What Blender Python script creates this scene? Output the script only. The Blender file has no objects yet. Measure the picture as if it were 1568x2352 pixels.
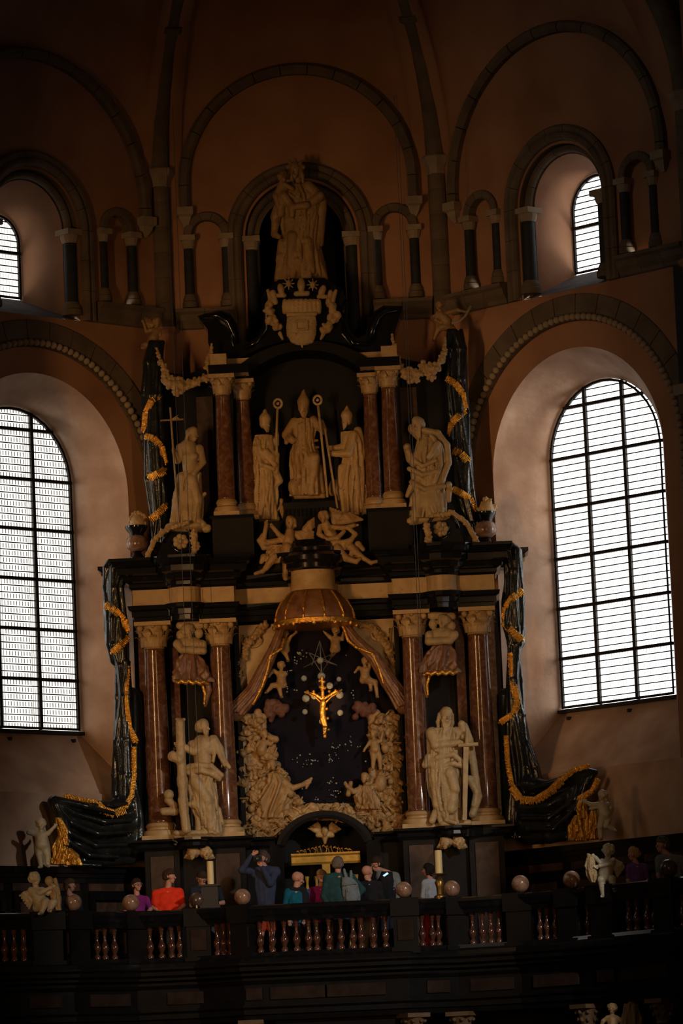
import bpy, math, random
import numpy as np
from mathutils import Vector, Matrix, geometry
from math import sin, cos, pi, radians, sqrt, hypot, atan2

# ------------------------------------------------------------------ camera
scene = bpy.context.scene
CAM = np.array([2.0, -80.0, 1.6]); FPX = 10400.0
YAW, PITCH, ROLL = radians(1.063), radians(97.8), radians(-2.5)
cd = bpy.data.cameras.new('camera'); cam = bpy.data.objects.new('camera', cd)
scene.collection.objects.link(cam); scene.camera = cam
cam.matrix_world = Matrix.Translation(CAM) @ Matrix.Rotation(YAW, 4, 'Z') @ Matrix.Rotation(PITCH, 4, 'X') @ Matrix.Rotation(ROLL, 4, 'Z')
cd.sensor_fit = 'VERTICAL'; cd.sensor_height = 24.0; cd.lens = 24.0 * FPX / 2352.0
cd.clip_start = 0.5; cd.clip_end = 400
cd.dof.use_dof = False
# ------------------------------------------------------------------ world, light, exposure
scene.view_settings.view_transform = 'Standard'; scene.view_settings.look = 'None'
scene.view_settings.exposure = 0.0; scene.view_settings.gamma = 1.0
scene.view_settings.use_curve_mapping = False
world = bpy.data.worlds.new('dim_nave_air'); scene.world = world; world.use_nodes = True
bg = world.node_tree.nodes['Background']
bg.inputs[0].default_value = (0.80, 0.62, 0.50, 1); bg.inputs[1].default_value = 0.013
try:
    scene.cycles.use_denoising = True
    scene.cycles.max_bounces = 6; scene.cycles.diffuse_bounces = 3; scene.cycles.glossy_bounces = 3
    scene.cycles.transmission_bounces = 4; scene.cycles.transparent_max_bounces = 8
    scene.cycles.sample_clamp_indirect = 4.0
    scene.cycles.caustics_reflective = False; scene.cycles.caustics_refractive = False
except Exception: pass
def aim(o, tgt):
    o.rotation_euler = (Vector(tgt) - o.location).to_track_quat('-Z', 'Y').to_euler()
def lamp(name, kind, loc, tgt, power, col, size=1.0, spot=None, blend=.6, sy=None):
    l = bpy.data.lights.new(name, kind); l.energy = power; l.color = col
    if kind == 'AREA':
        l.size = size
        if sy: l.shape = 'RECTANGLE'; l.size_y = sy
    else: l.shadow_soft_size = size
    if kind == 'SPOT': l.spot_size = radians(spot); l.spot_blend = blend
    o = bpy.data.objects.new(name, l); o.location = loc; aim(o, tgt)
    scene.collection.objects.link(o); return o
# unseen warm lights on the altar, stretched tall to streak the columns
def spread(o, a): o.data.spread = radians(a); return o
spread(lamp('unseen_warm_strip', 'AREA', (-9.5, -22, 8.5), (0.1, 0, 11.2), 92, (1.0, 0.55, 0.22), .35, sy=10.0), 36)
spread(lamp('unseen_warm_strip', 'AREA', (5.6, -24, 9.0), (0.1, 0, 11.2), 30, (1.0, 0.56, 0.23), .35, sy=10.0), 36)
# daylight that comes down the nave from windows behind and to the side of the camera
lamp('nave_daylight', 'SPOT', (15, -30, 15), (0.8, -3.6, 5.0), 13000, (1.0, 0.93, 0.84), .5, 22, .75)
lamp('nave_daylight', 'AREA', (-20, -26, 22), (-2, -3, 6.5), 330, (1.0, 0.84, 0.66), 3.0, sy=5.0)
# bright sky to either side of the apse, entering through the glass of the windows
lamp('sky_daylight', 'AREA', (14.5, -4.6, 12.0), (4.9, -1.5, 11.0), 3600, (1.0, 0.93, 0.86), 3.0, sy=5.0)
lamp('sky_daylight', 'AREA', (-14.5, -4.6, 12.0), (-4.9, -1.5, 11.0), 1700, (1.0, 0.90, 0.80), 3.0, sy=5.0)
# the small picture lamp on the gilt crucifix
lamp('crucifix_spotlight', 'SPOT', (-0.6, -7.5, 6.9), (0.1, -1.3, 9.0), 3200, (1.0, 0.52, 0.18), .04, 7.0, 1.0)

# ------------------------------------------------------------------ helpers
def ray(px, py):
    v = Vector(((px-784)/FPX, -(py-1176)/FPX, -1.0))
    return cam.matrix_world.to_3x3() @ v
bpy.context.view_layer.update()
CR = (Matrix.Rotation(YAW, 3, 'Z') @ Matrix.Rotation(PITCH, 3, 'X') @ Matrix.Rotation(ROLL, 3, 'Z'))
def ray(px, py): return CR @ Vector(((px-784)/FPX, -(py-1176)/FPX, -1.0))
def at(px, py, Y):                      # point of the plane y = Y seen at a pixel of the photograph
    r = ray(px, py); t = (Y - CAM[1]) / r.y
    return Vector(CAM) + r*t
K = sqrt(.5)
FR = {'c': ((0, 0), (1, 0), (0, 1)), 'r': ((2.5, 0), (K, -K), (K, K)), 'l': ((-2.5, 0), (-K, -K), (-K, K))}
def W(f, s, d, z):                      # wall frame: s along the wall, d outwards behind its face
    o, u, n = FR[f]
    return Vector((o[0]+u[0]*s+n[0]*d, o[1]+u[1]*s+n[1]*d, z))

def nodes(m): return m.node_tree.nodes, m.node_tree.links
def mat(name, c1, rough=.6, c2=None, scale=3.0, metal=0.0, spec=.5, bump=0.0, bscale=20.0, c3=None, thr=(.35, .65), detail=6, dist=0.0, coat=0.0, stretch=None, emit=None, trans=0.0, ior=1.5, alpha=1.0):
    m = bpy.data.materials.new(name); m.use_nodes = True; N, L = nodes(m)
    b = N['Principled BSDF']; b.inputs['Base Color'].default_value = (*c1, 1); b.inputs['Roughness'].default_value = rough
    b.inputs['Metallic'].default_value = metal; b.inputs['Specular IOR Level'].default_value = spec
    b.inputs['Coat Weight'].default_value = coat; b.inputs['Coat Roughness'].default_value = .08
    b.inputs['IOR'].default_value = ior; b.inputs['Transmission Weight'].default_value = trans; b.inputs['Alpha'].default_value = alpha
    if emit: b.inputs['Emission Color'].default_value = (*emit[0], 1); b.inputs['Emission Strength'].default_value = emit[1]
    tc = N.new('ShaderNodeTexCoord'); mp = N.new('ShaderNodeMapping'); L.new(tc.outputs['Object'], mp.inputs[0])
    if stretch: mp.inputs['Scale'].default_value = stretch
    if c2:
        t = N.new('ShaderNodeTexNoise'); t.inputs['Scale'].default_value = scale; t.inputs['Detail'].default_value = detail; t.inputs['Distortion'].default_value = dist
        L.new(mp.outputs[0], t.inputs['Vector'])
        r = N.new('ShaderNodeValToRGB'); r.color_ramp.elements[0].position = thr[0]; r.color_ramp.elements[1].position = thr[1]
        r.color_ramp.elements[0].color = (*c1, 1); r.color_ramp.elements[1].color = (*c2, 1)
        if c3:
            e = r.color_ramp.elements.new(min(.98, thr[1]+.12)); e.color = (*c3, 1)
        L.new(t.outputs['Fac'], r.inputs[0]); L.new(r.outputs[0], b.inputs['Base Color'])
    if bump:
        t2 = N.new('ShaderNodeTexNoise'); t2.inputs['Scale'].default_value = bscale; t2.inputs['Detail'].default_value = 5
        L.new(mp.outputs[0], t2.inputs['Vector']); bn = N.new('ShaderNodeBump'); bn.inputs['Strength'].default_value = bump; bn.inputs['Distance'].default_value = .02
        L.new(t2.outputs['Fac'], bn.inputs['Height']); L.new(bn.outputs[0], b.inputs['Normal'])
    return m
M = {}
M['plaster'] = mat('lime_plaster', (.40, .25, .17), .9, (.54, .37, .27), 1.6, bump=.8, bscale=4, spec=.2, c3=(.62, .46, .36))
M['orange'] = mat('orange_plaster', (.30, .145, .08), .9, (.40, .21, .12), .9, bump=.25, bscale=6, spec=.2)
M['greystone'] = mat('grey_sandstone', (.115, .085, .058), .9, (.17, .125, .088), 2.2, bump=.3, bscale=14, spec=.2)
M['palestone'] = mat('pale_limestone', (.28, .21, .15), .85, (.36, .28, .20), 4, bump=.2, bscale=20, spec=.2)
M['bandstone'] = mat('slate_brown_bandstone', (.07, .055, .04), .9)  # dark slate-brown stone of the band under the roundels
M['slate'] = mat('dark_slate_shaft', (.012, .013, .016), .75, (.022, .022, .026), 8)
M['mortar'] = mat('pale_mortar', (.42, .36, .28), .95, (.5, .42, .33), 30)
M['sill'] = mat('grey_sill_stone', (.15, .14, .15), .9, (.09, .085, .09), 3, bump=.3, bscale=9)
M['iron'] = mat('black_iron', (.012, .010, .010), .6, metal=.3)
M['lead'] = mat('lead_came', (.02, .02, .022), .7)
M['blackmarble'] = mat('black_marble', (.006, .006, .007), .16, (.014, .013, .013), 5, spec=.5, thr=(.55, .75))
M['dullblack'] = mat('dull_black_marble', (.005, .0045, .0045), .45, (.009, .0075, .007), 3, spec=.12)
M['drape'] = mat('polished_black_marble_drapery', (.007, .009, .010), .24, (.016, .018, .017), 6, bump=.15, bscale=9)
M['redmarble'] = mat('red_marble', (.095, .036, .018), .15, (.16, .075, .038), 7, c3=(.22, .125, .07), thr=(.42, .62), detail=10, dist=1.2, spec=.5)
M['redmarble2'] = mat('brown_red_marble', (.034, .017, .010), .5, (.065, .034, .021), 4, c3=(.10, .058, .038), spec=.25, thr=(.4, .65), detail=9, dist=1.0)
M['ballmarble'] = mat('ball_marble', (.17, .085, .055), .22, (.28, .17, .115), 9, thr=(.35, .6), detail=8, dist=.6)
M['alabaster'] = mat('veined_alabaster', (.32, .195, .08), .5, (.42, .275, .12), 5, c3=(.25, .14, .05), thr=(.3, .6), bump=.12, bscale=25, detail=8)
M['alabaster2'] = mat('brown_alabaster', (.235, .13, .045), .55, (.33, .20, .078), 5, c3=(.16, .08, .026), thr=(.3, .6), bump=.15, bscale=25, detail=8)
M['paleal'] = mat('pale_statue_stone', (.30, .20, .092), .55, (.40, .28, .135), 6, bump=.1, bscale=25)
M['cherubstone'] = mat('weathered_cherub_stone', (.40, .35, .25), .45, (.5, .44, .32), 7, bump=.12, bscale=25)
M['rosemarble'] = mat('rose_veined_drapery_stone', (.13, .05, .022), .4, (.22, .105, .05), 6, thr=(.35, .6), bump=.1)
M['gold'] = mat('gilding', (.78, .42, .07), .32, (.45, .20, .025), 22, metal=.75, bump=.5, bscale=45)
M['goldpaint'] = mat('gilt_wood', (.50, .30, .045), .45, (.40, .22, .03), 12, metal=.35)
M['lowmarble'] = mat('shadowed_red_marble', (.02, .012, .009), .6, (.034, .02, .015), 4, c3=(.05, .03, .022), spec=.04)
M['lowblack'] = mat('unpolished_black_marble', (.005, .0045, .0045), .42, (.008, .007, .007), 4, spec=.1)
M['lowstone'] = mat('shade_dark_capital_stone', (.10, .055, .022), .7, (.14, .08, .035), 5)  # capitals below the gallery; the shade there is put into this darker colour
M['navy'] = mat('midnight_cloth', (.009, .0085, .013), .95, (.013, .011, .017), 2, spec=.03)
M['void'] = mat('recess_shade_black', (.004, .004, .004), .9)  # near-black sheets that stand in for the shade inside deep recesses
M['redbrown'] = mat('red_brown_alabaster', (.10, .035, .02), .7, (.15, .06, .035), 6)
M['redbal'] = mat('red_baluster_marble', (.055, .019, .012), .16, (.095, .04, .025), 12, coat=.3)
M['darkball'] = mat('dark_ball_marble', (.05, .032, .026), .25, (.08, .05, .04), 9)
M['brass'] = mat('old_brass', (.28, .17, .05), .35, metal=.85)
M['bronze'] = mat('dark_bronze', (.012, .009, .007), .6)
M['lensglass'] = mat('lens_glass', (.02, .05, .05), .04, spec=1.0, coat=1.0)
M['wire'] = mat('thin_steel', (.12, .105, .09), .4, metal=.6)
M['floor'] = mat('dark_stone_floor', (.03, .027, .025), .5, (.05, .045, .04), 2)

def link(o): scene.collection.objects.link(o); return o
def setp(o, label=None, cat=None, group=None, kind=None):
    if label: o['label'] = label
    if cat: o['category'] = cat
    if group: o['group'] = group
    if kind: o['kind'] = kind
    return o
def root(name, loc, label=None, cat=None, group=None, kind=None):
    o = bpy.data.objects.new(name, None); o.empty_display_size = .1; o.location = loc; link(o)
    return setp(o, label, cat, group, kind)
def obj(name, V, F, m, parent=None, smooth=False, origin=None):
    """mesh object from world-space vertices; its origin is its parent's (or ORIGIN)"""
    og = Vector(parent_loc(parent)) if parent else Vector(origin or (0, 0, 0))
    me = bpy.data.meshes.new(name)
    me.from_pydata([(v[0]-og.x, v[1]-og.y, v[2]-og.z) for v in V], [], F)
    me.materials.append(m)
    if smooth: me.shade_smooth() if smooth is True else me.set_sharp_from_angle(angle=radians(smooth))
    if smooth and smooth is not True: pass
    o = bpy.data.objects.new(name, me); link(o)
    if parent: o.parent = parent
    else: o.location = og
    return o
def parent_loc(p):
    l = Vector((0, 0, 0))
    while p: l += p.location; p = p.parent
    return l
def box(a, b):
    x0, y0, z0 = a; x1, y1, z1 = b
    return ([(x0,y0,z0),(x1,y0,z0),(x1,y1,z0),(x0,y1,z0),(x0,y0,z1),(x1,y0,z1),(x1,y1,z1),(x0,y1,z1)],
            [(0,3,2,1),(4,5,6,7),(0,1,5,4),(1,2,6,5),(2,3,7,6),(3,0,4,7)])
def join(*parts):
    V, F = [], []
    for v, f in parts:
        n = len(V); V += list(v); F += [tuple(i+n for i in q) for q in f]
    return V, F
def lathe(prof, c=(0, 0, 0), n=20, a0=0, a1=2*pi):
    """prof: (radius, z) list from the bottom up"""
    V, F = [], []; full = abs(a1-a0-2*pi) < 1e-6; m = n if full else n+1
    for r, z in prof:
        for i in range(m):
            a = a0+(a1-a0)*i/n; V.append((c[0]+r*cos(a), c[1]+r*sin(a), c[2]+z))
    for j in range(len(prof)-1):
        for i in range(n):
            k = (i+1) % m; F.append((j*m+i, j*m+k, (j+1)*m+k, (j+1)*m+i))
    if full: F.append(tuple(range(m))[::-1]); F.append(tuple((len(prof)-1)*m+i for i in range(m)))
    return V, F
def sweep(prof, path, closed=False, cap=True):
    """prof: (out, z) closed loop; path: (x, y) plan polyline, 'out' is to the right of travel"""
    P = [Vector(p) for p in path]; n = len(P); V, F = [], []
    for i in range(n):
        a = P[i]-P[i-1] if i else P[1]-P[0]; b = P[i+1]-P[i] if i < n-1 else P[-1]-P[-2]
        a.normalize(); b.normalize(); na = Vector((a.y, -a.x)); nb = Vector((b.y, -b.x))
        m = na+nb; m = m/max(m.length_squared/2, .35) if m.length > 1e-4 else na
        for o, z in prof: V.append((P[i].x+m.x*o, P[i].y+m.y*o, z))
    k = len(prof)
    for i in range(n-1):
        for j in range(k):
            l = (j+1) % k; F.append((i*k+j, i*k+l, (i+1)*k+l, (i+1)*k+j))
    if cap: F.append(tuple(range(k))[::-1]); F.append(tuple((n-1)*k+j for j in range(k)))
    return V, F
def tube(pts, r, n=8, cap=True):
    P = [Vector(p) for p in pts]; V, F = [], []; rr = r if isinstance(r, (list, tuple)) else [r]*len(P)
    up = Vector((0, 0, 1))
    for i, p in enumerate(P):
        t = (P[min(i+1, len(P)-1)]-P[max(i-1, 0)]).normalized()
        s = t.cross(up)
        if s.length < .1: s = t.cross(Vector((0, 1, 0)))
        s.normalize(); w = s.cross(t)
        for j in range(n):
            a = 2*pi*j/n; V.append(p+(s*cos(a)+w*sin(a))*rr[i])
    for i in range(len(P)-1):
        for j in range(n):
            k = (j+1) % n; F.append((i*n+j, i*n+k, (i+1)*n+k, (i+1)*n+j))
    if cap: F.append(tuple(range(n))[::-1]); F.append(tuple((len(P)-1)*n+j for j in range(n)))
    return V, F
def prism(poly, y0, y1):
    """poly: (x, z) outline; extruded between y0 (front) and y1 (back)"""
    n = len(poly); V = [(x, y0, z) for x, z in poly]+[(x, y1, z) for x, z in poly]
    tri = geometry.tessellate_polygon([[Vector((x, z, 0)) for x, z in poly]])
    F = [tuple(t) for t in tri]+[tuple(i+n for i in t)[::-1] for t in tri]
    F += [(i, i+n, (i+1) % n+n, (i+1) % n) for i in range(n)]
    return V, F
def ico(c, r, sub=1):
    import bmesh
    bm = bmesh.new(); bmesh.ops.create_icosphere(bm, subdivisions=sub, radius=1)
    V = [(c[0]+v.co.x*r[0], c[1]+v.co.y*r[1], c[2]+v.co.z*r[2]) for v in bm.verts]
    F = [tuple(v.index for v in f.verts) for f in bm.faces]; bm.free(); return V, F
def arch_pts(sc, r, zs, zb, n=24, stilt=0):
    return [(sc-r, zb)]+[(sc-r*cos(pi*i/n), zs+r*sin(pi*i/n)) for i in range(n+1)]+[(sc+r, zb)]
def mapf(f, VF, d=None):
    V, F = VF; return [W(f, v[0], v[1], v[2]) for v in V], F
def ring_block(f, sc, zs, prof, a0, a1, seg=3):
    """a voussoir: PROF is a closed (radius, depth) loop swept from angle a0 to a1"""
    V, F = [], []; k = len(prof)
    for i in range(seg+1):
        a = a0+(a1-a0)*i/seg
        for r, d in prof: V.append(W(f, sc-r*cos(a), d, zs+r*sin(a)))
    for i in range(seg):
        for j in range(k):
            l = (j+1) % k; F.append((i*k+j, i*k+l, (i+1)*k+l, (i+1)*k+j))
    F.append(tuple(range(k))[::-1]); F.append(tuple(seg*k+j for j in range(k)))
    return V, F
def vblock(f, sc, side, prof, z0, z1):
    """the straight continuation of such a ring below its springing"""
    k = len(prof); V = [W(f, sc+side*r, d, z) for z in (z0, z1) for r, d in prof]
    F = [(j, (j+1) % k, k+(j+1) % k, k+j) for j in range(k)]+[tuple(range(k))[::-1], tuple(range(k, 2*k))]
    return V, F
def rect(r0, r1, d0, d1, bev=.02):
    return [(r0, d1), (r0, d0+bev), (r0+bev, d0), (r1-bev, d0), (r1, d0+bev), (r1, d1)]
def roll(r, w, d0, proud, n=6):
    return [(r-w, d0)]+[(r-w*cos(pi*i/n), d0-proud*sin(pi*i/n)) for i in range(n+1)]+[(r+w, d0)]
# ================================================================== the apse
GAL = 4.5                                # gallery floor
def wall_mesh(name, f, s0, s1, z0, z1, holes, m):
    outer = [(s0, z0), (s1, z0), (s1, z1), (s0, z1)]
    loops = [outer]+holes; pts = [Vector((a, b, 0)) for l in loops for a, b in l]
    tri = geometry.tessellate_polygon([[Vector((a, b, 0)) for a, b in l] for l in loops])
    V = [W(f, p.x, 0, p.y) for p in pts]
    o = obj(name, V, [tuple(t) for t in tri], m); o['kind'] = 'structure'; return o
def loft(f, A, dA, B, dB):
    n = len(A); V = [W(f, s, dA if not callable(dA) else dA(z), z) for s, z in A]+[W(f, s, dB if not callable(dB) else dB(z), z) for s, z in B]
    return V, [(i, i+1, n+i+1, n+i) for i in range(n-1)]
def cap_face(f, A, d):
    tri = geometry.tessellate_polygon([[Vector((a, b, 0)) for a, b in A]])
    return [W(f, s, d, z) for s, z in A], [tuple(t) for t in tri]
SC = 3.0; LW = 6.0
def colonnette(par, f, s, d, z0, z1, r=.09):
    c = W(f, s, d, 0)
    V, F = lathe([(r*1.02, z0+.22), (r, z0+.3), (r*.97, z1-.22)], (c.x, c.y, 0), 12)
    o = obj('colonnette', V, F, M['slate'], par, 40)
    b = lathe([(r*1.6, z0), (r*1.6, z0+.1), (r*1.4, z0+.12), (r*1.45, z0+.16), (r*1.25, z0+.2), (r*1.1, z0+.24)], (c.x, c.y, 0), 12)
    obj('colonnette_base', *b, M['greystone'], par, 40)
    cp = lathe([(r*1.05, z1-.24), (r*1.25, z1-.2), (r*1.4, z1-.12), (r*1.45, z1-.04)], (c.x, c.y, 0), 12)
    k = r*1.5; cb = box((-k, -k, z1-.1), (k, k, z1)); cb = ([(W(f, s+v[0], d+v[1], v[2])) for v in cb[0]], cb[1])
    obj('cushion_capital', *join(cp, cb), M['palestone'], par)
def blind_arch(par, f, sc, zb=16.42, zs=17.7, r=.27, w=.15):
    prof = rect(r, r+w, -.07, .12)
    for i in range(5): obj('voussoir', *ring_block(f, sc, zs, prof, pi*i/5+.01, pi*(i+1)/5-.01), M['greystone'], par)
    for sd in (-1, 1): colonnette(par, f, sc+sd*(r+.075), .02, zb-.04, zs)
def recess(par, f, A, d, m, back=None, dback=None):
    obj('niche_reveal', *loft(f, A, 0, A, d), m, par)
    obj('niche_back', *cap_face(f, A, d), back or m, par)

walls = {}
for f, name in (('c', 'wall_center'), ('l', 'wall_left'), ('r', 'wall_right')):
    holes = []
    small = [-1.69, 1.69] if f == 'c' else [1.06, 4.84]
    for s in small: holes.append(arch_pts(s, .34, 17.7, 16.36, 12))
    if f == 'c':
        nich = arch_pts(0, 1.0, 17.62, 14.9, 24); holes.append(nich)
        w = wall_mesh(name, f, -2.5, 2.5, 0, 24, holes, M['orange'])
    else:
        big = [(SC-2.5, 6.33)]+[(SC-2.5*cos(pi*i/36), 12.93+2.5*sin(pi*i/36)) for i in range(37)]+[(SC+2.5, 6.33)]
        up = arch_pts(SC, 1.0, 17.6, 15.98, 24)
        holes += [big, up]
        w = wall_mesh(name, f, 0, LW, 0, 24, holes, M['orange'])
    walls[f] = w
    for s in small:
        A = arch_pts(s, .34, 17.7, 16.36, 12); recess(w, f, A, .13, M['orange'])
        blind_arch(w, f, s)
    # string course, in stones
    prof = [(0, 15.98), (.05, 16.0), (.07, 16.06), (.14, 16.14), (.16, 16.24), (.22, 16.28), (.22, 16.34), (0, 16.36)]
    spans = [(-2.3, -1.24), (1.24, 2.3)] if f == 'c' else [(.2, SC-1.36), (SC+1.36, LW-.1)]
    for a, b in spans:
        n = max(1, round((b-a)/.55))
        for i in range(n):
            x0, x1 = a+(b-a)*i/n+.004, a+(b-a)*(i+1)/n-.004
            V = [W(f, x, -o_, z) for x in (x0, x1) for o_, z in prof]; k = len(prof)
            F = [(j, (j+1) % k, k+(j+1) % k, k+j) for j in range(k)]+[tuple(range(k))[::-1], tuple(range(k, 2*k))]
            obj('string_course_stone', V, F, M['greystone'], w)
    # the wall arch of the vault
    rr, zc, c0 = (2.16, 18.6, 0) if f == 'c' else (2.62, 18.15, 2.95)
    pr = rect(rr-.2, rr, -.16, .02, .05)
    for i in range(13): obj('wall_rib_stone', *ring_block(f, c0, zc, pr, pi*i/13+.004, pi*(i+1)/13-.004), M['greystone'], w)
    for sd in (-1, 1):
        obj('wall_rib_stone', *vblock(f, c0, sd, pr, 18.2 if f == 'c' else 18.0, zc-.01), M['greystone'], w)
        zz = 18.2 if f == 'c' else 18.0; s = c0+sd*(rr-.1)
        V = []
        for z, h in ((zz, .15), (zz-.14, .15), (zz-.17, .11), (zz-.24, .09), (zz-.36, .03)):
            V += [W(f, s-h, .01, z), W(f, s-h, -h*1.3, z), W(f, s+h, -h*1.3, z), W(f, s+h, .01, z)]
        F = [(0, 1, 2, 3), (16, 19, 18, 17)]+[(j*4+i, j*4+(i+1) % 4, j*4+4+(i+1) % 4, j*4+4+i) for j in range(4) for i in range(4)]
        obj('corbel', V, F, M['palestone'], w)

# centre niche behind the madonna
w = walls['c']; A1 = arch_pts(0, 1.0, 17.62, 14.9, 24); A2 = arch_pts(0, .76, 17.62, 14.9, 24)
obj('niche_reveal', *loft('c', A1, 0, A1, .22), M['greystone'], w)
obj('niche_step', *loft('c', A1, .22, A2, .22), M['greystone'], w)
obj('inner_niche_reveal', *loft('c', A2, .22, A2, 1.1), M['dullblack'], w)
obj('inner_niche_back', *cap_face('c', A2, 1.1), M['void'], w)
def niche_order(w, f, c0, zs, zb, dark):
    for prof, mm, nb in ((rect(1.19, 1.33, -.10, .02, .04), M['greystone'], 9), (roll(1.13, .085, 0, .13), M['greystone'], 9), (roll(.93, .07, .20, .12), M['greystone'] if not dark else M['greystone'], 7)):
        for i in range(nb): obj('voussoir', *ring_block(f, c0, zs, prof, pi*i/nb+.004, pi*(i+1)/nb-.004, 4), mm, w)
        if prof[0][0] > 1.0:
            for sd in (-1, 1):
                n = 3
                for i in range(n):
                    obj('jamb_stone', *vblock(f, c0, sd, prof, zb+(zs-zb)*i/n+.004, zb+(zs-zb)*(i+1)/n-.004), mm, w)
    for sd in (-1, 1): colonnette(w, f, c0+sd*.92, .12, zb+.1, zs+.02, .12)
niche_order(w, 'c', 0, 17.62, 15.3, True)

# side walls: upper windows, big windows
def daylit(name, col, st, clear):         # milky glass: glows with daylight and lets part of it straight through
    m = bpy.data.materials.new(name); m.use_nodes = True; N, L = nodes(m); N.remove(N['Principled BSDF']); out = N['Material Output']
    e = N.new('ShaderNodeEmission'); e.inputs[0].default_value = (*col, 1); e.inputs[1].default_value = st
    t = N.new('ShaderNodeBsdfTransparent'); x = N.new('ShaderNodeMixShader'); x.inputs[0].default_value = clear
    L.new(e.outputs[0], x.inputs[1]); L.new(t.outputs[0], x.inputs[2]); L.new(x.outputs[0], out.inputs[0]); return m
M['glass'] = daylit('daylit_clear_glass', (.95, .98, 1.0), 4.3, .7)
M['glass2'] = daylit('daylit_creamy_glass', (1.0, .965, .88), 3.0, .7)
def arch_half(x, r, zs, top=True):
    return zs+sqrt(max(r*r-x*x, 0))
def window(idx, f, sc, hw, zs, zb, d, mull, bars, rowh, creamy):
    c = W(f, sc, d, zb)
    wd = root('window_%d' % idx, c); wd['kind'] = 'structure'
    zt = zs+hw
    zat = lambda x: zs+sqrt(max(hw*hw-(x-sc)**2, 0))
    t = .045
    # outer frame
    A = arch_pts(sc, hw, zs, zb, 20); B = arch_pts(sc, hw-t, zs, zb+t, 20)
    V = [W(f, s, d+dd, z) for dd in (-.05, .05) for s, z in A+B]; n = len(A)
    F = []
    for k in (0, 2*n):
        F += [(k+i, k+i+1, k+n+i+1, k+n+i) for i in range(n-1)]+[(k+n-1, k, k+n, k+2*n-1)]
    F += [(n+i, n+i+1, 3*n+i+1, 3*n+i) for i in range(n-1)]
    obj('window_frame', V, F, M['iron'], wd)
    xs = [sc-hw]+mull+[sc+hw]
    for x in mull:
        V, F = box((x-.032, d-.05, zb), (x+.032, d+.04, zat(x))); obj('mullion', *mapf(f, (V, F)), M['iron'], wd)
    for z in bars:
        h = hw if z <= zs else sqrt(max(hw*hw-(z-zs)**2, 0))
        V, F = box((sc-h, d-.06, z-.028), (sc+h, d+.04, z+.028)); obj('glazing_bar', *mapf(f, (V, F)), M['iron'], wd)
    zb2 = [zb]+bars+[zt]
    for i in range(len(xs)-1):
        for j in range(len(zb2)-1):
            x0, x1 = xs[i], xs[i+1]; z0, z1 = zb2[j], zb2[j+1]
            # pane outline clipped by the arch
            P = [(x0, z0), (x1, z0)]; m = 8; topp = []
            m = 16; t1, t0 = [math.acos(max(-1, min(1, (sc-x)/hw))) for x in (x1, x0)]
            for q in range(m+1):
                x = sc-hw*cos(t1+(t0-t1)*q/m); za = min(z1, zat(x)); topp.append((x, max(za, z0+.0)))
            if max(z for _, z in topp)-z0 < .05: continue
            P += topp
            cl = []
            for p in P:
                if not cl or hypot(p[0]-cl[-1][0], p[1]-cl[-1][1]) > 1e-4: cl.append(p)
            # drop parts under z0 outside arch
            cl = [p for p in cl if p[1] <= zat(p[0])+1e-3 or p[1] == z0 and z0 <= zs] or cl
            if z0 > zs:
                h0 = sqrt(max(hw*hw-(z0-zs)**2, 0)); cl = [(min(max(p[0], sc-h0), sc+h0), p[1]) for p in cl]
                c2 = []
                for p in cl:
                    if not c2 or hypot(p[0]-c2[-1][0], p[1]-c2[-1][1]) > 1e-4: c2.append(p)
                cl = c2
                if len(cl) < 3: continue
            n = len(cl); V = [W(f, s, d+e, z) for e in (0, .008) for s, z in cl]
            tri = geometry.tessellate_polygon([[Vector((a, b, 0)) for a, b in cl]])
            F = [tuple(q) for q in tri]+[tuple(a+n for a in q) for q in tri]
            pn = obj('pane', V, F, M['glass' if f == 'r' else 'glass2'], wd)
            # lead cames and saddle bars of this light
            parts = []; rows = max(1, round((z1-z0)/rowh)); rh = (z1-z0)/rows
            for r_ in range(1, rows):
                z = z0+rh*r_
                if z > zt-.03: continue
                h = hw if z <= zs else sqrt(max(hw*hw-(z-zs)**2, 0))
                a, b = max(x0, sc-h), min(x1, sc+h)
                if b-a > .05: parts.append(mapf(f, box((a, d-.022, z-.0085), (b, d-.002, z+.0085))))
            obj('saddle_bars', *join(*parts), M['lead'], pn)['kind'] = 'stuff' if parts else None
            # small quarries: narrow upright ones, tiny squares beside the mullions
            q = []; edge = .16
            xx = x0+.05
            while xx < x1-.03:
                near = min(xx-x0, x1-xx) < edge
                q.append((xx, .007 if near else .013)); xx += .045 if near else .066
            parts = []
            for x, hwid in q:
                ztop = min(z1, zat(x)-.01)
                r_ = 0
                while z0+rh*r_ < ztop-.04:
                    za, zc_ = z0+rh*r_+.012, min(z0+rh*(r_+1)-.012, ztop)
                    near = min(x-x0, x1-x) < edge
                    if zc_ > za: parts.append(mapf(f, box((x-hwid/2, d-.012, za if near else za+.012), (x+hwid/2, d-.003, zc_ if near else zc_-.012))))
                    r_ += 1
            if parts:
                o = obj('lead_cames', *join(*parts), M['came'] if creamy else M['came2'], pn); o['kind'] = 'stuff'
    return wd
M['came'] = mat('bright_lead_came', (.30, .27, .2), .6)
M['came2'] = mat('self_glowing_lead_came', (.8, .75, .65), .6, emit=((1, .93, .82), .55))  # pale lead with a faint glow added, imitating daylight washing over it

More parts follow.
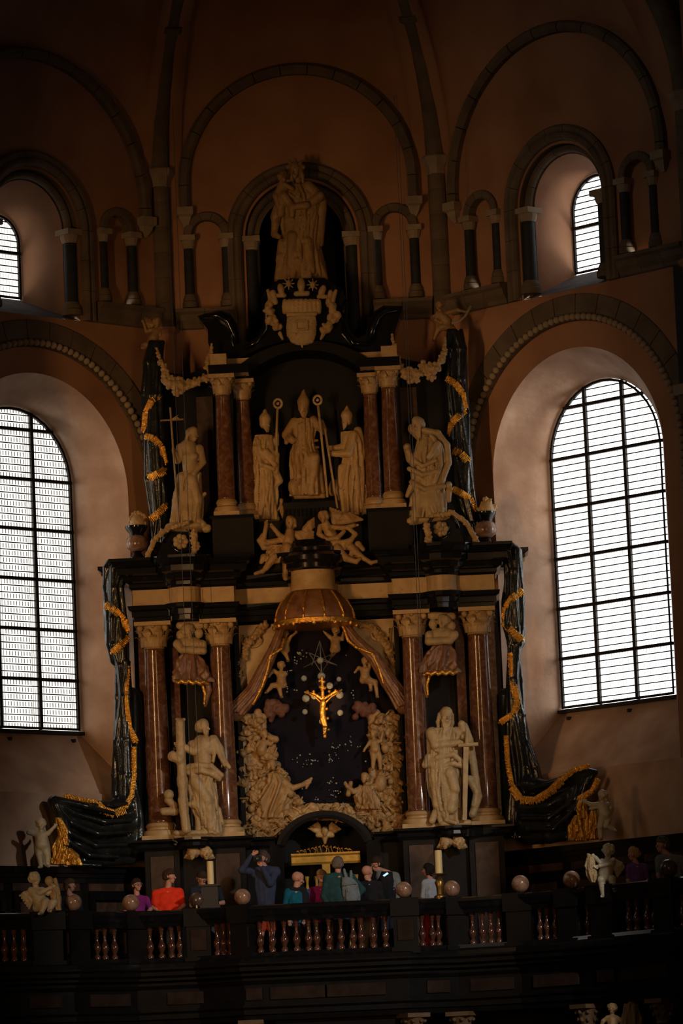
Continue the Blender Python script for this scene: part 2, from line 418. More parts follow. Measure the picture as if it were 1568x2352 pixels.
wi = 1
for f in ('l', 'r'):
    w = walls[f]
    # --- great window recess: orange soffit ring, then splayed reveal
    n = 36
    def outl(c, r, zs, zb): return [(c-r, zb)]+[(c-r*cos(pi*i/n), zs+r*sin(pi*i/n)) for i in range(n+1)]+[(c+r, zb)]
    zb = 7.62
    A = outl(SC, 2.5, 12.93, 6.33); Bo = outl(SC, 2.5, 12.93, 6.33); C_ = outl(SC+.02, 2.04, 12.93, 6.33)
    obj('arch_step', *loft(f, A, 0, Bo, .06), M['greystone'], w)
    obj('soffit_ring', *loft(f, Bo, .06, C_, .06), M['orange'], w)
    # the reveal; below the window its foot follows the sloping sill
    cw, hw, D = 2.86, 1.34, 1.0
    C2 = outl(SC+.02, 2.04, 12.93, zb); D2 = outl(cw, hw, 13.18, 8.78)
    obj('window_reveal', *loft(f, C2, .06, D2, D), M['plaster'], w)
    V = [W(f, C2[0][0], .06, zb), W(f, C2[-1][0], .06, zb), W(f, D2[-1][0], D, 8.78), W(f, D2[0][0], D, 8.78)]
    obj('sloping_sill', V, [(0, 1, 2, 3)], M['plaster'], w)
    V, F = box((.5, 0, 6.33), (5.5, .06, zb)); obj('apron_panel', *mapf(f, (V, F)), M['plaster'], w)
    # stone band round the recess and the row of roundels
    prof = rect(2.63, 2.97, -.035, .02, .015)
    for i in range(17): obj('voussoir', *ring_block(f, SC, 12.93, prof, pi*i/17+.003, pi*(i+1)/17-.003), M['greystone'], w)
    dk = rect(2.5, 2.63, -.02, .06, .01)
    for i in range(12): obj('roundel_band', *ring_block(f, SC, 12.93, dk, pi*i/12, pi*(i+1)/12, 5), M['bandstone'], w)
    sh = None; nb = 62
    for i in range(nb):
        a = pi*(i+.5)/nb; c = (SC-2.565*cos(a), -.045, 12.93+2.565*sin(a))
        V, F = ico((0, 0, 0), (.064, .05, .064), 2)
        if sh is None:
            sh = obj('roundel', V, F, M['palestone'], w, True); o = sh
        else: o = sh.copy(); link(o)
        o.location = W(f, *c)-parent_loc(w)
    for sd in (-1, 1):
        for j in range(20):
            o = sh.copy(); link(o); o.location = W(f, SC+sd*2.565, -.045, 12.93-.065-.13*j)-parent_loc(w)
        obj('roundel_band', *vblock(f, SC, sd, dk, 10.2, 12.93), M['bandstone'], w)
        for j in range(6): obj('jamb_stone', *vblock(f, SC, sd, prof, 12.92-.55*(j+1), 12.92-.55*j-.006), M['greystone'], w)
    bars = [8.82+.885*i for i in range(1, 7)]
    if f == 'l': mu = [cw-.46, cw+.44]
    else: mu = [cw-.44, cw+.46]
    window(wi, f, cw, hw, 13.18, 8.82, D, mu, bars, .127, f == 'l'); wi += 1
    V, F = box((cw-hw-.08, D-.1, 8.74), (cw+hw+.08, D-.0, 8.80)); obj('window_sill', *mapf(f, (V, F)), M['slate'], w)
    for x in (.35, -1.1):
        V, F = box((cw+x, D-.2, 8.60), (cw+x+.04, D-.08, 8.66)); obj('sill_bracket', *mapf(f, (V, F)), M['slate'], w)
    # --- upper window
    cu, hu = (2.84, .62) if f == 'r' else (2.9, .5)
    du = 1.15; A = arch_pts(SC, 1.0, 17.6, 15.98, 24); A2 = arch_pts(SC, .84, 17.6, 15.98, 24)
    obj('upper_reveal', *loft(f, A, 0, A, .22), M['greystone'], w)
    obj('upper_step', *loft(f, A, .22, A2, .22), M['greystone'], w)
    zsu = 17.6 if f == 'r' else 17.5
    Bu = arch_pts(cu, hu, zsu, 16.5, 24); A3 = arch_pts(SC, .84, 17.6, 16.02, 24)
    obj('upper_splay', *loft(f, A3, .22, Bu, du), M['orange'], w)
    V = [W(f, SC-1.0, -.02, 15.98), W(f, SC+1.0, -.02, 15.98), W(f, cu+hu, du, 16.5), W(f, cu-hu, du, 16.5)]
    obj('upper_sloping_sill', V, [(0, 1, 2, 3)], M['sill'], w)
    niche_order(w, f, SC, 17.6, 15.98, False)
    window(wi, f, cu, hu, zsu, 16.5, du, [], [17.33], .115, False); wi += 1
for f in 'lr':
    w = walls[f]
    V, F = box((LW-.32, -.16, 13.9), (LW-.02, .02, 15.95)); obj('corner_pier', *mapf(f, (V, F)), M['slate'], w)
    V, F = box((LW-.4, -.24, 13.72), (LW, .02, 13.9)); obj('pier_abacus', *mapf(f, (V, F)), M['palestone'], w)
    V, F = box((LW-.34, -.18, 13.4), (LW-.04, .02, 13.72)); obj('pier_corbel', *mapf(f, (V, F)), M['greystone'], w)
# short lengths of the side walls beyond the corners, only to close the apse
for sx, nm in ((-1, 'wall_north'), (1, 'wall_south')):
    cx = sx*(2.5+LW*K); V, F = box((min(cx, cx+sx*.4), -11, 0), (max(cx, cx+sx*.4), -LW*K, 24))
    obj(nm, V, F, M['orange'])['kind'] = 'structure'
# corner shafts in drums, capitals, vault ribs and webs
APEX = Vector((0, -5.8, 24.0)); ZR = 18.85
def quarter(A, u, b=0):
    return Vector((A.x+(APEX.x-A.x)*(1-cos(u*pi/2)), A.y+(APEX.y-A.y)*(1-cos(u*pi/2)), A.z+(APEX.z-A.z)*sin(u*pi/2)))
for cx, cy, nm, far in ((-2.5, 0, 'trim_1', 0), (2.5, 0, 'trim_2', 0), (2.5+LW*K, -LW*K, 'trim_3', 1), (-2.5-LW*K, -LW*K, 'trim_4', 1)):
    t = root(nm, (cx, cy, 15.9)); t['kind'] = 'structure'
    z = 16.0
    # broad flat pier behind the shaft
    while z < 18.55:
        h = .46; z1 = min(z+h, 18.6)
        obj('shaft_drum', *lathe([(.17, z), (.175, z+.01), (.175, z1-.012), (.17, z1-.004)], (cx, cy-.06, 0), 12), M['greystone'], t, 40); z = z1
    cp = lathe([(.17, 18.58), (.19, 18.6), (.18, 18.66), (.21, 18.74), (.27, 18.82), (.28, 18.9), (.25, 18.93)], (cx, cy-.06, 0), 8)
    obj('capital', *cp, M['palestone'], t)
    A = Vector((cx, cy-.06, ZR)); N_ = 13; us = [i*.055 for i in range(N_+1)]+[.85, 1.0]
    for i in range(len(us)-1):
        pts = [quarter(A, us[i]+(us[i+1]-us[i])*(q/3*.985+.005)) for q in range(4)]
        obj('rib_stone', *tube(pts, .19, 10), M['greystone'], t, 40)
    obj('rib_ring', *tube([quarter(A, .318), quarter(A, .332)], .25, 12), M['greystone'], t)
    # lower corner strip
    V, F = lathe([(.2, 6.3), (.2, 15.9), (.26, 15.96), (.26, 16.02)], (cx, cy, 0), 8); obj('corner_strip', V, F, M['orange'], t)
cell = 0; V, F = [], []
for f in 'clr':
    c0, rr, zc, e0, e1 = (0, 2.1, 18.6, -2.5, 2.5) if f == 'c' else (2.95, 2.56, 18.15, 0, LW)
    arc = [(e0, 18.3)]+[(c0-rr*cos(pi*i/28), zc+rr*sin(pi*i/28)) for i in range(29)]+[(e1, 18.3)]
    rows = 12; n = len(arc); b = len(V)
    for j in range(rows+1):
        for s, z in arc:
            A = W(f, s, 0.01, z); V.append(quarter(A, j/rows))
    F += [(b+j*n+i, b+j*n+i+1, b+(j+1)*n+i+1, b+(j+1)*n+i) for j in range(rows) for i in range(n-1)]
obj('ceiling', V, F, M['orange'], None, True)['kind'] = 'structure'
# gallery floor and nave floor
FP = [(-6.35, -5.95), (-5.4, -5.5), (-4.2, -4.9), (-3.2, -3.95), (-2.1, -3.95), (-1.33, -4.4), (1.36, -4.4), (2.2, -3.95), (3.3, -4.4), (4.2, -5.2), (5.8, -7.3), (6.35, -7.85)]
V, F = prism([(x, y) for x, y in FP]+[(6.35, -4.1), (2.5, -.2), (-2.5, -.2), (-6.35, -4.1)], 4.3, GAL)
obj('floor_gallery', [(a, c, b) for a, b, c in V], F, M['floor'])['kind'] = 'structure'
V, F = box((-14, -60, -.1), (14, 4, 0)); obj('floor', V, F, M['floor'])['kind'] = 'structure'
# ================================================================== the altar: architecture
ALT = root('altar', (0, -1.2, GAL), 'tall two-storey altar of black and red marble against the apse wall', 'altar')
def A_(name, VF, m, smooth=False, par=None): return obj(name, VF[0], VF[1], M[m], par or ALT, smooth)
def mir(path): return path+[(-x, y) for x, y in path[::-1]]
def arcp(cx, cy, r, a0, a1, n=8): return [(cx+r*cos(radians(a0+(a1-a0)*i/n)), cy+r*sin(radians(a0+(a1-a0)*i/n))) for i in range(n+1)]
# plan of the main entablature: breaks forward over each column, rounds out over the hermits and in the middle
half = [(-3.15, -.3), (-3.15, -1.82), (-2.52, -1.82)]+arcp(-2.24, -1.82, .27, 180, 360, 8)+[(-1.95, -1.82), (-1.38, -1.82), (-1.38, -1.3), (-.42, -1.3)]+arcp(0.0, -1.3, .42, 180, 270, 6)
PLAN = half+[(-x, y) for x, y in half[::-1][1:]]
def band(name, prof, m, path=PLAN, smooth=False): return A_(name, sweep(prof, path), m, smooth)
band('architrave', [(-.25, 10.54), (-.02, 10.54), (-.02, 10.62), (.02, 10.63), (.02, 10.72), (.07, 10.75), (.09, 10.82), (-.25, 10.82)], 'blackmarble')
band('frieze', [(-.25, 10.82), (0, 10.82), (0, 11.1), (-.25, 11.1)], 'alabaster')
band('cornice', [(-.25, 11.1), (.02, 11.1), (.05, 11.14), (.05, 11.2), (.12, 11.24), (.15, 11.32), (.24, 11.36), (.24, 11.46), (.3, 11.5), (.34, 11.58), (.34, 11.63), (-.25, 11.63)], 'blackmarble')
A_('cornice_bed', box((-3.14, -1.75, 10.56), (-1.39, -.3, 11.62)), 'blackmarble')
A_('cornice_bed', box((1.39, -1.75, 10.56), (3.14, -.3, 11.62)), 'blackmarble')
A_('cornice_bed', box((-1.4, -1.25, 10.56), (1.4, -.3, 11.62)), 'blackmarble')
for sx in (-1, 1):
    endp = [(3.1, -1.1), (3.62, -1.1), (3.62, -.3)] if sx == 1 else [(-3.62, -.3), (-3.62, -1.1), (-3.1, -1.1)]
    band('end_cornice', [(-.4, 11.3), (-.02, 11.3), (.03, 11.36), (.03, 11.42), (.1, 11.46), (.1, 11.52), (.16, 11.56), (.16, 11.62), (-.4, 11.62)], 'blackmarble', endp)
# central drum projection: black cornice, pale drum
A_('central_cornice', lathe([(.5, 11.3), (.56, 11.34), (.56, 11.42), (.62, 11.47), (.62, 11.55), (.55, 11.6), (.5, 11.64), (.5, 11.7), (.44, 11.74), (.40, 11.84), (.1, 11.88)], (0, -1.6, 0), 32), 'blackmarble', 40)
A_('central_drum', lathe([(.40, 10.95), (.39, 11.0), (.38, 11.3)], (0, -1.75, 0), 32), 'alabaster', 40)
# lower body, plinths and ledge
A_('back_panel', prism([(-3.2, 6.7), (-1.5, 6.7), (-1.5, 10.6), (-3.2, 10.6)], -.95, -.05), 'dullblack')
A_('back_panel', prism([(1.5, 6.7), (3.2, 6.7), (3.2, 10.6), (1.5, 10.6)], -.95, -.05), 'dullblack')
for sx in (-1, 1):
    for x0, x1 in ((3.1, 2.5), (1.98, 1.36)):
        a, b = sorted((sx*x0, sx*x1))
        A_('pedestal', box((a, -1.9, GAL), (b, -.2, 6.6)), 'dullblack')
        A_('pedestal_panel', box((a+.1, -1.93, GAL+.15), (b-.1, -1.9, 6.45)), 'redmarble2')
        A_('pedestal_foot', box((a-.04, -1.96, GAL), (b+.04, -.2, GAL+.14)), 'blackmarble')
    a, b = sorted((sx*2.5, sx*1.98)); A_('pedestal', box((a, -1.75, GAL), (b, -.2, 6.6)), 'dullblack')
    a, b = sorted((sx*1.36, sx*.95)); A_('pedestal', box((a, -1.35, GAL), (b, -.2, 6.6)), 'dullblack')
lh = [(-3.2, -.3), (-3.2, -1.95), (-2.5, -1.95)]+arcp(-2.24, -1.95, .28, 180, 360, 8)+[(-1.95, -1.95), (-1.3, -1.95), (-1.3, -1.4), (-.86, -1.4)]
lp = [(-.2, 6.55), (0, 6.55), (.03, 6.6), (.02, 6.66), (.09, 6.7), (.09, 6.74), (-.2, 6.74)]
band('ledge', lp, 'blackmarble', lh); band('ledge', lp, 'blackmarble', [(-x, y) for x, y in lh[::-1]])
A_('ledge_top', box((-3.2, -1.95, 6.56), (-1.3, -.2, 6.73)), 'dullblack'); A_('ledge_top', box((1.3, -1.95, 6.56), (3.2, -.2, 6.73)), 'dullblack')
# arched head of the doorway
def segarch(w, zb, zt, n=18):
    h = zt-zb; R = (w*w+h*h)/(2*h); a = math.asin(min(1, w/R)); return [(R*sin(-a+2*a*i/n), zt-R+R*cos(-a+2*a*i/n)) for i in range(n+1)]
def arch_band(name, w, zb, zt, t, y0, y1, m, prof=None):
    i_ = segarch(w, zb, zt); o_ = [(x*(1+t/w), z+(t if abs(x) < w*.999 else t*.25)) for x, z in i_]
    n = len(i_); V = []
    for y in (y0, y1): V += [(x, y, z) for x, z in i_]+[(x, y, z) for x, z in o_]
    F = []
    for i in range(n-1):
        F += [(i, i+1, n+i+1, n+i), (2*n+i, 3*n+i, 3*n+i+1, 2*n+i+1), (i, 2*n+i, 2*n+i+1, i+1), (n+i, n+i+1, 3*n+i+1, 3*n+i)]
    return A_(name, (V, F), m)
arch_band('door_arch', .74, 6.58, 7.06, .09, -1.5, -.3, 'dullblack')
arch_band('door_arch_fillet', .70, 6.56, 7.02, .05, -1.56, -1.3, 'blackmarble')
A_('door_spandrel', prism([(-1.4, 6.6), (-.8, 6.6)]+[(x, z) for x, z in segarch(.8, 6.62, 7.1)]+[(.8, 6.6), (1.4, 6.6), (1.4, 7.0), (0.6, 7.2), (-.6, 7.2), (-1.4, 7.0)][0:0]+[(.8, 6.6), (1.4, 6.6), (1.4, 7.3), (-1.4, 7.3)], -1.0, -.3), 'dullblack')
for sx in (-1, 1):
    a, b = sorted((sx*.96, sx*.72)); A_('door_jamb', box((a, -1.45, GAL), (b, -.3, 6.6)), 'blackmarble')
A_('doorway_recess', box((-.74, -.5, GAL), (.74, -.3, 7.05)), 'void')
# gilt gate
GT = root('gilt_gate', (0, -1.15, GAL), 'gilt gate of turned spindles under the arched doorway', 'gate')
gb = lambda n, a, b: obj(n, *box(a, b), M['goldpaint'], GT)
obj('top_rail', *sweep([(-.03, 6.24), (.03, 6.24), (.05, 6.28), (.05, 6.38), (.08, 6.41), (.08, 6.44), (-.03, 6.44)], [(-.6, -1.1), (.6, -1.1)]), M['goldpaint'], GT)
gb('centre_post', (-.07, -1.16, GAL), (.07, -1.08, 6.24)); gb('bottom_rail', (-.6, -1.15, GAL), (.6, -1.08, GAL+.12))
for x in (-.5, -.34, -.18, .2, .36, .52):
    obj('spindle', *lathe([(.03, 0), (.034, .1), (.02, .15), (.03, .35), (.02, .6), (.024, .95), (.034, 1.05), (.02, 1.1), (.036, 1.2), (.022, 1.3), (.04, 1.42)], (x, -1.1, GAL+.12), 8), M['goldpaint'], GT, 40)
cr = []
random.seed(4)
for i in range(15):
    x = -.45+.9*i/14; h = .05+.10*(1-abs(x)/.5)
    cr.append(tube([(x, -1.1, 6.43), (x+.03*sin(i*2), -1.12, 6.43+h*.5), (x-.03, -1.1, 6.43+h), (x-.05, -1.1, 6.43+h*.8)], .011, 5))
obj('crest_tracery', *join(*cr), M['gold'], GT)['kind'] = 'stuff'
# ---- columns
def column(x, y, z0, z1, r, lab=None, m='redmarble', caph=.46):
    c = root('column', (x, y, z0)); c.parent = ALT; c.location = Vector((x, y, z0))-ALT.location
    def part(n, VF, mm, sm=40): return obj(n, VF[0], VF[1], M[mm], c, sm)
    # bulging shaft on an attic base
    part('shaft', lathe([(r*1.1, z0+.30), (r*1.03, z0+.34), (r*1.03, z0+.9), (r, z0+1.4), (r*.86, z1-caph-.04), (r*.92, z1-caph)], (x, y, 0), 28), m, True)
    part('base', join(lathe([(r*1.5, z0+.07), (r*1.55, z0+.12), (r*1.45, z0+.17), (r*1.2, z0+.19), (r*1.18, z0+.22), (r*1.3, z0+.25), (r*1.2, z0+.29), (r*1.08, z0+.31)], (x, y, 0), 28), box((x-r*1.55, y-r*1.55, z0), (x+r*1.55, y+r*1.55, z0+.08))), 'alabaster')
    # corinthian capital: bell, two rows of leaves, volutes, abacus
    zc = z1-caph; P = [lathe([(r*.92, zc), (r*.86, zc+.04), (r*.9, zc+caph*.5), (r*1.15, zc+caph*.85)], (x, y, 0), 20)]
    for row, (n, h, rr, off) in enumerate(((8, .42, 1.0, 0), (8, .66, 1.05, .5))):
        for i in range(n):
            a = 2*pi*(i+off)/n; w = r*.34
            V = []
            for t, o_, ww in ((0, 0, 1), (.45, .06, 1.1), (.8, .2, .95), (1.0, .5, .6), (.9, .62, .3)):
                R_ = r*(rr+o_); z = zc+.03+caph*h*t; tx, ty = -sin(a), cos(a)
                for s in (-1, 0, 1): V.append((x+cos(a)*(R_+(.0 if s else .05*r))+tx*w*ww*s, y+sin(a)*(R_+(.0 if s else .05*r))+ty*w*ww*s, z))
            F = [(j*3+i_, j*3+i_+1, j*3+i_+4, j*3+i_+3) for j in range(4) for i_ in range(2)]
            P.append((V, F))
    for i in range(4):
        a = pi/4+i*pi/2; R_ = r*1.5
        P.append(ico((x+cos(a)*R_, y+sin(a)*R_, zc+caph*.76), (r*.26, r*.26, r*.3), 2))
        P.append(tube([(x+cos(a)*r*.95, y+sin(a)*r*.95, zc+caph*.45), (x+cos(a)*r*1.2, y+sin(a)*r*1.2, zc+caph*.72), (x+cos(a)*R_, y+sin(a)*R_, zc+caph*.9)], .03, 6))
        a -= pi/4; P.append(ico((x+cos(a)*r*1.15, y+sin(a)*r*1.15, zc+caph*.85), (r*.22, r*.22, r*.24), 1))
    k = r*1.55; P.append(box((x-k, y-k, z1-.07), (x+k, y+k, z1)))
    part('capital', join(*P), 'alabaster', False)
    return c
for sx in (-1, 1):
    column(sx*2.82, -1.58, 6.74, 10.54, .205)
    column(sx*1.68, -1.58, 6.74, 10.54, .205)
    # half pilasters behind the outer columns
    A_('pilaster', box((min(sx*2.58, sx*2.42), -1.25, 6.74), (max(sx*2.58, sx*2.42), -.9, 10.54)), 'redmarble')
    A_('pilaster', box((min(sx*2.98, sx*3.12), -1.25, 6.74), (max(sx*2.98, sx*3.12), -.9, 10.54)), 'redmarble')
# ---- central field: dark cloth behind, moulded alabaster spandrels at the top
A_('cloth_panel', box((-1.42, -.86, 6.9), (1.42, -.8, 10.6)), 'navy')
for sx in (-1, 1):
    P = [(sx*1.36, 10.5), (sx*.55, 10.5), (sx*.62, 10.2), (sx*.95, 9.8), (sx*1.12, 9.4), (sx*1.36, 9.35)]
    A_('spandrel_panel', prism(P if sx == 1 else P, -.98, -.84), 'alabaster')
    sp = [(sx*(1.08+(.02+.016*t)*cos(t*.5)), -1.0, 10.28+(.02+.016*t)*sin(t*.5)) for t in range(0, 14)]
    A_('spandrel_scroll', tube(sp+[(sx*1.28, -1.0, 10.0), (sx*1.3, -1.0, 9.6)], .028, 6), 'alabaster', True)
    A_('side_frame', box((min(sx*1.36, sx*1.44), -1.1, 6.74), (max(sx*1.36, sx*1.44), -.8, 10.55)), 'dullblack')
# ---- canopy: ribbed half dome with scalloped gold hem
CN = root('canopy', (0, -1.55, 10.42), 'domed canopy of brown veined marble with gold ribs and scalloped gold hem', 'canopy')
prof = [(.69, 10.40), (.70, 10.5), (.67, 10.62), (.60, 10.76), (.50, 10.88), (.42, 10.96), (.40, 10.98)]
obj('dome', *lathe(prof, (0, -1.5, 0), 40), M['rosemarble'], CN, True)
for i in range(12):
    a = 2*pi*(i+.5)/12
    pts = [(r*1.01*cos(a), -1.5+r*1.01*sin(a), z) for r, z in prof[:-1]]
    obj('gold_rib', *tube(pts, .024, 6), M['gold'], CN)
obj('gold_hem', *lathe([(.70, 10.36), (.725, 10.37), (.725, 10.45), (.71, 10.47)], (0, -1.5, 0), 40), M['gold'], CN)
for i in range(36):
    a = 2*pi*i/36; c = (.715*cos(a), -1.5+.715*sin(a)); d = .035 if i % 3 else .06
    V, F = lathe([(.012, 10.38-d), (.035, 10.38-d+.02), (.042, 10.38)], (c[0], c[1], 0), 6); obj('hem_tassel', V, F, M['gold'], CN)
# ---- upper storey
A_('upper_pedestal', box((-1.72, -1.72, 11.6), (-1.0, -.3, 12.34)), 'dullblack'); A_('upper_pedestal', box((1.0, -1.72, 11.6), (1.72, -.3, 12.34)), 'dullblack')
A_('upper_pedestal_slab', box((-1.76, -1.76, 12.3), (-.98, -.3, 12.36)), 'blackmarble'); A_('upper_pedestal_slab', box((.98, -1.76, 12.3), (1.76, -.3, 12.36)), 'blackmarble')
A_('upper_plinth', box((-1.05, -1.15, 11.6), (1.05, -.3, 12.3)), 'dullblack')
A_('statue_bench', prism([(-.52, 12.3), (.52, 12.3), (.46, 12.52), (.5, 12.62), (-.5, 12.62), (-.46, 12.52)], -1.1, -.5), 'dullblack')
for i in range(13): A_('bench_fringe', tube([(-.44+.073*i, -1.12, 12.36), (-.44+.073*i, -1.13, 12.5)], .016, 5), 'dullblack')
for sx in (-1, 1):
    column(sx*1.46, -1.45, 12.36, 14.88, .145, caph=.36); column(sx*1.13, -.95, 12.34, 14.86, .14, caph=.36)
    a, b = sorted((sx*1.95, sx*1.66)); A_('upper_pilaster', box((a, -.95, 11.62), (b, -.6, 14.6)), 'redmarble2')
    a, b = sorted((sx*1.66, sx*1.0)); A_('upper_back', box((a, -.7, 11.62), (b, -.3, 15.0)), 'dullblack')
    P = [(sx*1.6, 11.62), (sx*2.75, 11.62), (sx*2.72, 14.6), (sx*2.6, 15.18), (sx*2.35, 15.1), (sx*2.1, 15.08), (sx*1.85, 15.14), (sx*1.6, 15.2)]
    A_('wing_panel', prism(P, -.62, -.3), 'dullblack')
    a, b = sorted((sx*1.68, sx*.98))
    A_('upper_architrave', box((a, -1.68, 14.88), (b, -.4, 15.04)), 'blackmarble')
    a, b = sorted((sx*1.64, sx*1.36)); A_('upper_frieze', box((a, -1.64, 15.04), (b, -.5, 15.24)), 'alabaster')
    a, b = sorted((sx*1.36, sx*.9)); A_('upper_frieze', box((a, -1.2, 15.02), (b, -.5, 15.22)), 'alabaster')
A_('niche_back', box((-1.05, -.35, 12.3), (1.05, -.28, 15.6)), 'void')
arch_band('niche_arch', 1.05, 14.86, 15.30, .17, -1.25, -.35, 'dullblack')
ped = [(486,835),(484,800),(478,788),(477,757),(454,726),(470,720),(508,714),(530,722),(544,745),(549,776),(572,787),(592,772),(604,745),(604,716),(598,690),(606,670),(625,655),(640,642),
       (745,638),(765,652),(788,668),(800,700),(796,735),(806,765),(821,777),(838,768),(846,743),(858,716),(880,702),(925,703),(918,725),(907,760),(905,800),(902,822),(838,806),(800,792),(755,782),(700,780),(650,783),(600,798),(560,818)]
Pm = [at(x, y, -1.1) for x, y in ped]; A_('pediment', prism([(p.x, p.z) for p in Pm], -1.1, -.45), 'blackmarble')
# scroll caps of the broken pediment, swept volutes
for pts, nm in (([(462,730),(500,724),(524,738),(536,765),(540,790)], 0), ([(918,712),(884,712),(866,728),(855,755),(850,785)], 1)):
    for y, r_ in ((-1.18, .07), (-1.05, .09), (-.9, .09), (-.75, .09)):
        q = [at(x, yy, y) for x, yy in pts]; A_('pediment_scroll', tube(q, [r_*.6, r_, r_, r_*.9, r_*.7], 8), 'blackmarble', True)
for pts in ([(560,800),(590,786),(610,755),(612,720),(604,690)], [(846,790),(812,790),(790,765),(784,720),(796,690)]):
    A_('pediment_moulding', tube([at(x, y, -1.14) for x, y in pts], .045, 8), 'blackmarble', True)
# ---- black volutes with rosettes under the upper statues
for x0, y0, sg in ((415, 1244, 1), (1012, 1215, -1)):
    c = at(x0, y0, -1.75); V = []
    q = [at(x0+sg*dx, y0+dy, -1.5) for dx, dy in ((-60, 62), (-52, 30), (-40, -2), (-18, -28), (12, -34), (38, -22), (48, 8), (50, 60))]
    A_('volute', prism([(p.x, p.z) for p in q], -1.7, -.9), 'blackmarble')
    sp = [(c.x+sg*(.06+.012*t)*cos(t*.45), -1.74, c.z+(.06+.012*t)*sin(t*.45)) for t in range(6, 22)]
    A_('volute_ridge', tube(sp, .03, 6), 'blackmarble', True)
    R_ = [ico((c.x, -1.78, c.z), (.05, .05, .05), 2)]
    for k in range(7):
        a = 2*pi*k/7; R_.append(ico((c.x+.085*cos(a), -1.76, c.z+.085*sin(a)), (.058, .035, .058), 2))
    A_('rosette', join(*R_), 'paleal', True)
# ---- wainscot of the side walls
for f, nm in (('l', 'wall_left'), ('r', 'wall_right')):
    w = walls[f]
    def wp(n, s0, s1, d0, z0, z1, m): obj(n, *mapf(f, box((s0, d0, z0), (s1, .02, z1))), M[m], w)
    wp('wainscot', .3, LW, -.12, GAL, 6.05, 'dullblack')
    for z0, z1, d in ((6.22, 6.33, -.26), (6.15, 6.22, -.2), (6.05, 6.15, -.16)): wp('wainscot_cornice', .2, LW, d, z0, z1, 'blackmarble')
    for s0 in (.9, 2.6, 4.3):
        wp('wainscot_band', s0, s0+1.5, -.15, 5.92, 6.1, 'redmarble2')
        wp('wainscot_panel', s0+.15, s0+1.35, -.16, GAL+.2, 5.72, 'redmarble2')
        for a, b, c_, d_ in ((s0, s0+1.5, 5.76, 5.9), (s0, s0+.1, GAL, 5.76), (s0+1.4, s0+1.5, GAL, 5.76)): wp('wainscot_moulding', a, b, -.2, c_, d_, 'blackmarble')
# ================================================================== carving: soft unions of strokes, meshed as one skin
# a stroke list is written in pixels of elevation (x, y down) plus relief d (towards the room); 1 px = about 7.7 mm
def C(x1, y1, r1, x2, y2, r2, d1=0, d2=None): return ('C', x1, y1, r1, x2, y2, r2, d1, d1 if d2 is None else d2)
def E_(x, y, rx, ry, rz=None, d=0, rot=0): return ('E', x, y, rx, ry, rz or rx, d, radians(rot))
def Sb(p): return ('S',)+p
def Lf(secs, n=9, amp=.10, seed=0, tw=0.0, rot=0): return ('L', secs, n, amp, seed, tw, radians(rot))
def PL(pts, r0, r1=None, d=0, d1=None):
    """polyline of capsules"""
    r1 = r0 if r1 is None else r1; n = len(pts)-1; o = []
    d1 = d if d1 is None else d1
    for i in range(n):
        a, b = pts[i], pts[i+1]; t0, t1 = i/n, (i+1)/n
        o.append(C(a[0], a[1], r0+(r1-r0)*t0, b[0], b[1], r0+(r1-r0)*t1,
                   (a[2] if len(a) > 2 else d+(d1-d)*t0), (b[2] if len(b) > 2 else d+(d1-d)*t1)))
    return o
def bbox(p):
    if p[0] == 'S': return bbox(p[1:])
    if p[0] == 'C':
        _, x1, y1, r1, x2, y2, r2, d1, d2 = p
        return (min(x1-r1, x2-r2), max(x1+r1, x2+r2), min(y1-r1, y2-r2), max(y1+r1, y2+r2), min(d1-r1, d2-r2), max(d1+r1, d2+r2))
    if p[0] == 'E':
        _, x, y, rx, ry, rz, d, a = p; m = max(rx, ry) if a else None
        return (x-(m or rx), x+(m or rx), y-(m or ry), y+(m or ry), d-rz, d+rz)
    _, secs, n, amp, seed, tw, rot = p
    x0 = min(s[0]-s[2] for s in secs); x1 = max(s[0]+s[2] for s in secs); y0 = min(s[1] for s in secs); y1 = max(s[1] for s in secs)
    z0 = min((s[4] if len(s) > 4 else 0)-s[3] for s in secs); z1 = max((s[4] if len(s) > 4 else 0)+s[3] for s in secs)
    e = max(s[2] for s in secs)*amp*2+1
    if rot:
        cx, cy = (x0+x1)/2, (y0+y1)/2; R_ = hypot(x1-x0, y1-y0)/2; return (cx-R_-e, cx+R_+e, cy-R_-e, cy+R_+e, z0-e, z1+e)
    return (x0-e, x1+e, y0-e, y1+e, z0-e, z1+e)
